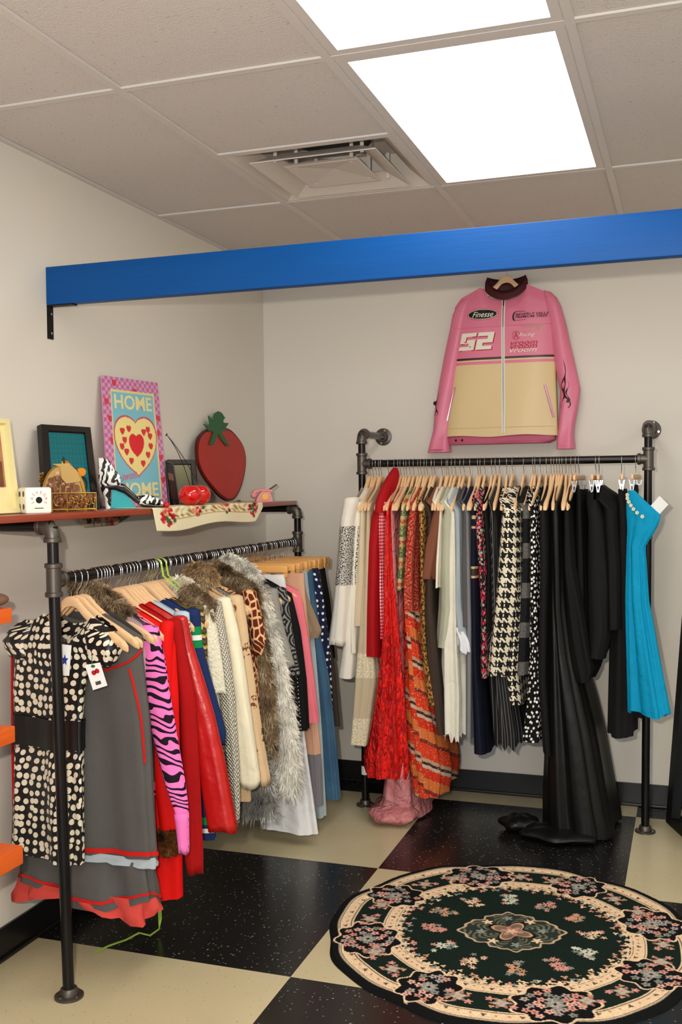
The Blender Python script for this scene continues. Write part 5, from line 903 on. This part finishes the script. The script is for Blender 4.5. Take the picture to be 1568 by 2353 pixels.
# ------------------------------------------------------------------ pink racing jacket on the back wall
JX=1.240; plain('pinkleather',(214,116,144),.42,spec=.45,var=.06,bump=(16,.22,.01)); plain('maroon',(62,14,20),.6); plain('creamleather',(212,188,140),.42,spec=.45,bump=(16,.18,.01),var=.05)
n=N('jacket_panels',.42,spec=.45); z_=n.sep(n.obj())[2]
c=n.ramp(n.math('DIVIDE',n.math('SUBTRACT',z_,1.6),.9),[(0,srgb(212,188,140)),((2.027-1.6)/.9,srgb(214,116,144)),((2.040-1.6)/.9,srgb(212,188,140)),((2.048-1.6)/.9,srgb(60,12,20)),((2.060-1.6)/.9,srgb(214,116,144))]); n.col(c); n.bump(n.noise(n.obj(),16,3),.2,.01); MAT['jkt']=n.m
JY=-.075
def loftz(name,rows,mat,parent,n=64,exp=.6,sub=7,top=None,fold=.003,k=5):
    """rows (z,cx,rx,ry) top to bottom, world coordinates"""
    vs=[];fs=[];R_=[]
    for i in range(len(rows)-1):
        for t in range(sub): f=t/sub; R_.append([a_*(1-f)+b_*f for a_,b_ in zip(rows[i],rows[i+1])])
    R_.append(list(rows[-1]))
    for j,(z,cx,rx,ry) in enumerate(R_):
        for i in range(n):
            th=2*PI*i/n;c_,s_=math.cos(th),math.sin(th); xx=cx+rx*math.copysign(abs(c_)**.85,c_); yy=JY+ry*math.copysign(abs(s_)**exp,s_)+fold*math.sin(k*th+j*.12)*(j/len(R_)); vs.append((xx,yy,top(xx,z,j,s_) if top else z))
    for j in range(len(R_)-1):
        for i in range(n): fs.append((j*n+i,j*n+(i+1)%n,(j+1)*n+(i+1)%n,(j+1)*n+i))
    return mesh(name,vs,fs,mat,parent)
jk=empty('racing_jacket',(JX,JY,0)); tag(jk,'pink and cream leather racing jacket hanging on the back wall','jacket'); OFF=Vector((-JX,-JY,0))
def shz(x):
    d=abs(x-JX); return float(np.interp(d,[0,.07,.10,.20,.235,.27],[2.335,2.335,2.392,2.345,2.30,2.22]))
rows=[(2.39,JX,.232,.012),(2.34,JX,.238,.03),(2.25,JX-.002,.240,.042),(2.15,JX-.004,.240,.045),(2.0,JX-.012,.247,.046),(1.85,JX-.016,.256,.047),(1.70,JX-.018,.262,.048)]
zb=[r_[0] for r_ in rows]
def tp_(x,z,j,s_):
    t=(2.39-z)/(2.39-1.70); s0=shz(x)
    if s_<0 and abs(x-JX)<.10: s0=min(s0,2.325+.75*max(0,abs(x-JX)-.03)**1.0)
    zt=s0-(s0-(1.698 if s_<0 else 1.690)-.004*math.sin(x*20))*t
    return zt
bd=loftz('body',rows,MAT['jkt'],jk,n=120,top=tp_,fold=.003); bd.data.transform(Matrix.Translation(OFF)); bd.data.update()
# stripes use object z: body origin is at floor level so object z equals height
for v in bd.data.vertices: pass
JM=MAT['pinkleather']
def part(o,lab=None):
    o.data.transform(Matrix.Translation(OFF)); 
    if lab: tag(o,lab)
    return o
g=G()
L_=[(2.346,1.072,.006,.008),(2.338,1.064,.018,.018),(2.315,1.050,.030,.028),(2.27,1.033,.035,.034),(2.2,1.021,.037,.036),(2.08,.998,.042,.038),(1.956,.976,.045,.038),(1.82,.950,.044,.036),(1.73,.938,.040,.034),(1.69,.932,.045,.036),(1.628,.927,.056,.040)]
Rg=[(2.354,1.424,.006,.008),(2.346,1.436,.018,.018),(2.32,1.452,.028,.028),(2.28,1.464,.034,.033),(2.2,1.482,.038,.036),(2.107,1.498,.041,.038),(1.99,1.520,.045,.038),(1.9,1.538,.045,.038),(1.82,1.530,.041,.036),(1.74,1.520,.036,.034),(1.69,1.516,.037,.036),(1.632,1.517,.042,.040)]
sleeves=[part(loftz('sleeve',q_,JM,jk,n=40,exp=.85,fold=.004,k=4)) for q_ in(L_,Rg)]
g=G()
for q_ in(L_,Rg):
    z,cx,rx,ry=q_[-1]; g.tube([(cx,JY,z+.012),(cx,JY,z+.013)],rx*.9,24,sx=1)
part(g.build('cuff_lining',plain('pinklining',(176,84,108),.6),jk),'darker pink lining inside the cuffs')
# collar
V=[];F=[];n_=40
for i in range(n_+1):
    a_=i/n_*2*PI; 
    for q_,(rx,ry,dz) in enumerate(((.100,.040,0),(.098,.038,.03),(.088,.034,.052),(.080,.030,.03),(.080,.030,.0))):
        front=-math.sin(a_) # +1 at the front
        zb_=2.372-.052*max(0,front)**1.2; top_=dz*(1.0 if front<.2 else 1-.22*front)
        V.append((JX+.010+rx*math.cos(a_),JY+ry*math.sin(a_)-.006*max(0,front),zb_+top_+.012*math.cos(a_)**2))
for i in range(n_):
    for q_ in range(4): a0=i*5+q_; F.append((a0,a0+5,a0+6,a0+1))
part(mesh('collar',V,F,MAT['maroon'],jk),'dark maroon stand collar')
g=G(); g.box((JX,-.048,1.665),(.50,.004,.0))
bk=loftz('lining',[(1.72,JX-.018,.250,.036),(1.675,JX-.018,.250,.040),(1.662,JX-.03,.235,.038)],MAT['pinklining'],jk,n=60,fold=.003); part(bk,'pink lining below the hem')
g=G()
for x_ in(1.015,1.045): g.sphere((x_,JY-.037,1.682),.005,10,8)
part(g.build('snaps',MAT['iron'],jk))
# decals are laid on the front of the jacket
def bvh_of(objs):
    V=[];F=[]
    for o_ in objs:
        b=len(V); V+= [v.co-OFF for v in o_.data.vertices]; F+=[tuple(b+i for i in p.vertices) for p in o_.data.polygons]
    return BVHTree.FromPolygons(V,F)
BT=bvh_of([bd]+sleeves)
def lay(name,vs,fs,mat,off=.0015,lab=None,parent=None):
    out=[]
    for q in vs:   # q: (x,z,depth)
        h=BT.ray_cast(Vector((q[0],-1,q[1])),Vector((0,1,0)))[0]; y=h.y if h else JY-.046
        out.append((q[0],y-off-q[2],q[1]))
    o=mesh(name,out,fs,mat,parent or jk,smooth=False); part(o); 
    if lab: tag(o,lab)
    return o
def lay_text(s,cx,cz,w,h,mat,shear=0,rot=0,bold=0,name='lettering',off=.0015,lab=None,space=1):
    vs,fs=text_mesh(s,1,shear,ext=.0,bold=bold,space=space); xs_=[q.x for q in vs];ys_=[q.y for q in vs]; W_=max(xs_)-min(xs_);H_=max(ys_)-min(ys_); o_=[]
    for q in vs:
        a_=(q.x-(max(xs_)+min(xs_))/2)/W_*w; b_=(q.y-(max(ys_)+min(ys_))/2)/H_*h; o_.append((cx+a_*math.cos(rot)-b_*math.sin(rot),cz+a_*math.sin(rot)+b_*math.cos(rot),0))
    return lay(name,o_,fs,mat,off,lab)
def lay_poly(pts,mat,name='patch',off=.0012,lab=None):
    n=len(pts); c_=(sum(p[0] for p in pts)/n,sum(p[1] for p in pts)/n); vs=[(c_[0],c_[1],0)]+[(p[0],p[1],0) for p in pts]
    return lay(name,vs,[(0,i+1,(i+1)%n+1) for i in range(n)],mat,off,lab)
def poly_flat(polys,mat,name,off,lab=None):
    vs=[];fs=[]
    for P in polys: b=len(vs); vs+=[(p[0],p[1],0) for p in P]; fs.append(tuple(range(b,b+len(P))))
    return lay(name,vs,fs,mat,off,lab)
inkb=plain('blackprint',(20,18,18),.5); inkw=plain('whiteprint',(228,222,208),.5); inkr=plain('redprint',(176,26,38),.5)
el=lambda cx,cz,rx,rz:[(cx+rx*math.cos(k*PI/20),cz+rz*math.sin(k*PI/20)) for k in range(40)]
ex,ez=1.145,2.260
lay_poly(el(ex,ez,.073,.0265),inkr,'badge_rim',.0010); lay_poly(el(ex,ez,.070,.024),inkw,'badge_ring',.0014); b_=lay_poly(el(ex,ez,.067,.0215),inkb,'oval_badge',.0018,'black oval badge')
lay_text('Finesse',ex+.002,ez-.001,.098,.026,inkw,shear=.45,off=.0048,bold=.004)
# 52
def num(off_,dz,dx,mat,nm):
    sh=lambda x,z:(x+.22*(z-2.135)+dx,z+dz); h0,h1=2.097,2.176; mid=(h0+h1)/2
    def S5(x0,x1,flip):
        t=.017; w=x1-x0
        a=[[(x0,h1),(x1,h1),(x1,h1-t),(x0,h1-t)],[(x0,mid+t/2),(x1,mid+t/2),(x1,mid-t/2),(x0,mid-t/2)],[(x0,h0+t),(x1,h0+t),(x1,h0),(x0,h0)]]
        v=w*.36
        if not flip: a+=[[(x0,h1-t),(x0+v,h1-t),(x0+v,mid),(x0,mid)],[(x1-v*1.1,mid),(x1,mid),(x1,h0+t),(x1-v*1.1,h0+t)]]
        else: a+=[[(x1-v,h1-t),(x1,h1-t),(x1,mid),(x1-v,mid)],[(x0,mid),(x0+v*1.1,mid),(x0+v*1.1,h0+t),(x0,h0+t)],]
        return a
    P=[[sh(*p) for p in q] for q in S5(1.040,1.112,False)+S5(1.120,1.194,True)]
    return poly_flat(P,mat,nm,off_)
num(.0012,-.004,.004,inkr,'number_shadow'); tag(num(.0024,0,0,inkw,'number'),'white number 52')
# tyre shop lettering
lay_text('BEVERLY HILLS',1.372,2.249,.150,.0105,inkb,shear=.25,bold=.01,off=.003); lay_text('PREMIUM TIRES',1.369,2.237,.146,.0105,inkb,shear=.25,bold=.01,off=.003)
P=[]
poly_flat([[(1.283,2.244),(1.288,2.258),(1.298,2.264),(1.304,2.264),(1.294,2.256),(1.290,2.242),(1.292,2.228),(1.298,2.221),(1.288,2.221),(1.284,2.230)],[(1.300,2.2645),(1.345,2.262),(1.345,2.2605),(1.300,2.262)],[(1.296,2.222),(1.345,2.2245),(1.345,2.223),(1.296,2.2205)]],inkb,'tyre_mark',.0014)
# racing mark
def ringp(cx,cz,r0,r1,n=28): return [[(cx+r*math.cos(a),cz+r*1.15*math.sin(a)) for r,a in((r0,2*PI*k/n),(r1,2*PI*k/n),(r1,2*PI*(k+1)/n),(r0,2*PI*(k+1)/n))] for k in range(n)]
poly_flat(ringp(1.300,2.154,.0155,.0175),inkr,'round_emblem',.0014); lay_text('A',1.300,2.155,.02,.03,inkr,shear=0,bold=.01,off=.0016); lay_text('Racing',1.350,2.153,.072,.021,inkw,shear=.4,off=.003)
lay_text('vroom',1.337,2.1165,.122,.0155,inkr,shear=.3,bold=.0,off=.004); lay_text('vroom',1.335,2.100,.122,.0155,inkr,shear=.3,bold=.0,off=.004); lay_text('vroom',1.333,2.0835,.122,.0155,inkw,shear=.3,bold=.0,off=.004)
# zippers
zp=poly_flat([[(JX-.007,2.322-.0157*k),(JX+.008,2.322-.0157*k),(JX+.008,2.322-.0157*(k+1)),(JX-.007,2.322-.0157*(k+1))] for k in range(40)],inkw,'zip_tape',.0012,'white zip tape'); 
poly_flat([[(JX-.0028,2.322-.0157*k),(JX+.0036,2.322-.0157*k),(JX+.0036,2.322-.0157*(k+1)),(JX-.0028,2.322-.0157*(k+1))] for k in range(40)],MAT['chrome'],'zip_teeth',.0024,'metal zip teeth')
poly_flat([[(1.322,2.196),(1.412,2.193),(1.418,2.189),(1.400,2.187),(1.35,2.188)]],plain('dullmetal',(176,150,120),.6,.3),'chest_zip',.0014,'chest pocket zip'); poly_flat([[(1.400,2.189),(1.408,2.187),(1.404,2.172),(1.396,2.174)]],MAT['dullmetal'],'zip_pull',.003)
for s_,(xa_,za_,xb_,zb2) in((0,(1.012,1.930,.972,1.775)),(1,(1.428,1.925,1.466,1.775))):
    poly_flat([[(xa_-.006,za_),(xa_+.006,za_),(xb_+.006,zb2),(xb_-.006,zb2)]],MAT['pinkleather'],'pocket_welt',.0014); poly_flat([[(xa_-.002,za_),(xa_+.002,za_),(xb_+.002,zb2),(xb_-.002,zb2)]],MAT['chrome'],'pocket_zip',.0022)
poly_flat([[(.985+.012*k,1.737),(.985+.012*(k+1),1.737),(.985+.012*(k+1),1.7355),(.985+.012*k,1.7355)] for k in range(40)],plain('seamcol',(176,150,100),.6),'hem_seam',.0012); poly_flat([[(1.01+.0115*k,2.2005),(1.01+.0115*(k+1),2.2005),(1.01+.0115*(k+1),2.199),(1.01+.0115*k,2.199)] for k in range(19)]+[[(1.256+.0115*k,2.2005),(1.256+.0115*(k+1),2.2005),(1.256+.0115*(k+1),2.199),(1.256+.0115*k,2.199)] for k in range(18)],plain('seampink',(190,84,112),.6),'yoke_seam',.0012)
# flames on the sleeves
def flame(cx,z0,z1,w,sk=0):
    N_=22; Lf=[];Rt=[]
    for k in range(N_+1):
        t=k/N_; z=z0+(z1-z0)*t; ww=w*(1-t)**1.3*(1+.45*math.sin(t*17)); c_=cx+sk*t+.006*math.sin(t*11); Lf.append((c_-ww,z));Rt.append((c_+ww*(.8+.4*math.sin(t*13+1)),z))
    return [[Lf[k],Rt[k],Rt[k+1],Lf[k+1]] for k in range(N_)]
mar=plain('maroonprint',(48,10,16),.45)
poly_flat(flame(1.516,1.815,2.05,.016,0),mar,'flame_print',.0018,'dark flame print'); poly_flat(flame(1.528,1.84,1.95,.006,.004),mar,'flame_print',.0018,'dark flame print'); poly_flat(flame(.916,1.80,1.93,.007,.012),mar,'flame_print',.0018,'dark flame print')
jh=copy_tree(protos['w']); jh.location=(JX+.008,JY+.01,2.492); jh.rotation_euler=(0,0,0); jh.scale=(.92,.8,1); tag(jh,'pale wooden hanger inside the pink jacket collar','hanger'); jh['group']=''; del jh['group']
g=G(); g.tube([(JX+.008,0,2.50),(JX+.008,-.078,2.502),(JX+.008,-.085,2.515)],.004,10); tag(g.build('wall_hook',MAT['iron']),'small dark wall hook hidden above the pink jacket','hook')

# ------------------------------------------------------------------ leaning mirror at the right edge, ribbon, tags
A=Vector(IT['mir'][0]); B_=Vector(IT['mir'][1]); Up=(Vector(IT['mir'][2])-A)
dirn=(B_-A); dirn.z=0; dirn.normalize(); up=Vector((.055,.050,.72)).normalized(); nn=dirn.cross(up).normalized()
if nn.y>0: nn=-nn
mr=empty('standing_mirror',tuple(A)); tag(mr,'black framed standing mirror cut off by the right edge of the photo','mirror')
def mb(g,a0,a1,b0,b1,t0,t1):
    q=[(a0,b0),(a1,b0),(a1,b1),(a0,b1)]; vs=[dirn*a+up*b+nn*t0 for a,b in q]+[dirn*a+up*b+nn*t1 for a,b in q]; g.add(vs,[(0,1,2,3),(7,6,5,4)]+[(k,k+4,(k+1)%4+4,(k+1)%4) for k in range(4)])
g=G(); Wm,Hm=.42,1.45; mb(g,0,.06,0,Hm,0,.03); mb(g,Wm-.035,Wm,0,Hm,0,.03); mb(g,.035,Wm-.035,0,.035,0,.03); mb(g,.035,Wm-.035,Hm-.035,Hm,0,.03); g.build('frame',MAT['iron'],mr,smooth=False)
g=G(); mb(g,.055,Wm-.03,.03,Hm-.03,.004,.010); g.build('glass',plain('mirrorglass',(210,214,214),.03,1),mr,smooth=False)
def strip(g,pts,w,wd):
    P=[Vector(p) for p in pts]; vs=[];fs=[]
    for i,p in enumerate(P):
        s=Vector(wd[i] if isinstance(wd,list) else wd).normalized()*w/2; n_=Vector((0,0,.0008)) if abs(s.z)<.5 and abs((P[min(i+1,len(P)-1)]-P[max(0,i-1)]).normalized().z)<.5 else Vector((0,-.0008,0)); vs+=[p-s,p+s,p+s+n_,p-s+n_]
    for i in range(len(P)-1):
        for k in range(4): fs.append((i*4+k,i*4+(k+1)%4,(i+1)*4+(k+1)%4,(i+1)*4+k))
    fs+= [(0,1,2,3),((len(P)-1)*4+3,(len(P)-1)*4+2,(len(P)-1)*4+1,(len(P)-1)*4)]
    g.add(vs,fs)
rb_=IT['rib']; y0=rb_[0][1]; g=G(); P=[(RXL-.10,y0+.02,1.02),(RXL-.03,y0+.01,1.14)]+[(RXL+.0185*math.cos(a_),y0+.0+.002*k,RZL+.0190*math.sin(a_)) for k,a_ in enumerate(np.linspace(PI*.9,.1,9))]+[(RXL+.035,y0-.0,1.175),(RXL+.075,y0-.004,1.145),(RXL+.13,y0-.01,1.108),(RXL+.17,y0-.015,1.085)]
strip(g,P,.010,(0.15,1,0)); P=[(q[0],q[1]+.035,q[2]) for q in P[:-1]]; strip(g,P,.008,(.15,1,0)); tag(g.build('green_ribbon',MAT['greenribbon']),'lime green ribbon looped over the left rack rail','ribbon')
r2=IT['rib2']; top_=r2[-1]; P=[(top_[0],top_[1],.25),top_,(r2[0][0]+.004,r2[0][1],.05),(r2[0][0],r2[0][1],.014)]+[(q[0],q[1],.006+.006*(i%2)) for i,q in enumerate(r2[1:-1])]
g=G(); strip(g,P,.012,[(1,.4,0)]*3+[(.6,-.8,0)]*(len(P)-3)); tag(g.build('green_ribbon',MAT['greenribbon']),'loose end of the lime green ribbon trailing across the floor','ribbon')
P=IT['tag1']; g=G(); slab(g,P,0,1,0,1,-.0006,0); o=g.build('price_tag',MAT['paper'],smooth=False); tag(o,'white price tag with a blue star, partly behind the near rack post','tag')
def star(cu,cv,ru,rv,P,mat,parent):
    n_=slabn(P); pts=[]
    for k in range(10): a_=PI/2+k*PI/5; r_=1 if k%2==0 else .45; pts.append(bil(P,cu+ru*r_*math.cos(a_),cv-rv*r_*math.sin(a_))+n_*.001)
    c_=bil(P,cu,cv)+n_*.001; return mesh('star',[c_]+pts,[(0,i+1,(i+1)%10+1) for i in range(10)],mat,parent,smooth=False)
star(.45,.5,.38,.2,P,plain('blueink',(34,60,150),.5),o)
P=IT['tag2']; g=G(); slab(g,P,0,1,0,1,-.0006,0); o=g.build('price_tag',MAT['paper'],smooth=False); tag(o,'white price tag printed with two red cherries and a barcode','tag')
def disc(cu,cv,ru,rv,mat,nm):
    n_=slabn(P); pts=[bil(P,cu+ru*math.cos(k*PI/10),cv-rv*math.sin(k*PI/10))+n_*.001 for k in range(20)]; return mesh(nm,[bil(P,cu,cv)+n_*.001]+pts,[(0,i+1,(i+1)%20+1) for i in range(20)],mat,o,smooth=False)
disc(.42,.36,.15,.1,inkr,'cherry_print'); disc(.66,.32,.15,.1,inkr,'cherry_print'); disc(.5,.10,.14,.06,plain('leafgreen',(30,110,60),.6),'leaf_print')
g=G()
for k in range(12): slab(g,P,.32+.03*k,.32+.03*k+(.018 if k%3 else .024),.72,.86,.0008,.0012)
g.build('barcode',inkb,o,smooth=False)
g=G(); q_=bil(P,.45,.04); g.tube([q_+Vector((0,0,.0)),q_+Vector((-.004,.006,.02)),q_+Vector((0,.022,.045))],.001,6); g.build('tag_string',MAT['leafgreen'],o)

# ------------------------------------------------------------------ light and camera
w=bpy.data.worlds.new('World'); SC.world=w; w.use_nodes=True; w.node_tree.nodes['Background'].inputs[0].default_value=(.80,.89,1,1); w.node_tree.nodes['Background'].inputs[1].default_value=2.6
fl=bpy.data.lights.new('camera_flash','AREA'); fl.shape='RECTANGLE'; fl.size=.05; fl.size_y=.03; fl.energy=48; fl.color=(1,.91,.78)
fo=bpy.data.objects.new('camera_flash',fl); link(fo); fo.location=(1.90,-4.80,1.60); fo.rotation_euler=(Vector((1.0,0,1.35))-Vector(fo.location)).to_track_quat('-Z','Y').to_euler()
cd=bpy.data.cameras.new('camera'); cam=bpy.data.objects.new('camera',cd); link(cam); cam.location=CAM[:3]; cam.rotation_mode='XYZ'; cam.rotation_euler=CAM[3:6]
cd.sensor_fit='VERTICAL'; cd.sensor_height=36; cd.lens=CAM[6]/2353*36; cd.clip_start=.05; cd.clip_end=60
SC.camera=cam
SC.view_settings.view_transform='Standard'; SC.view_settings.look='None'; SC.view_settings.gamma=1; SC.view_settings.use_curve_mapping=False; SC.view_settings.exposure=0
SC.cycles.max_bounces=7; SC.cycles.diffuse_bounces=4; SC.cycles.sample_clamp_indirect=6
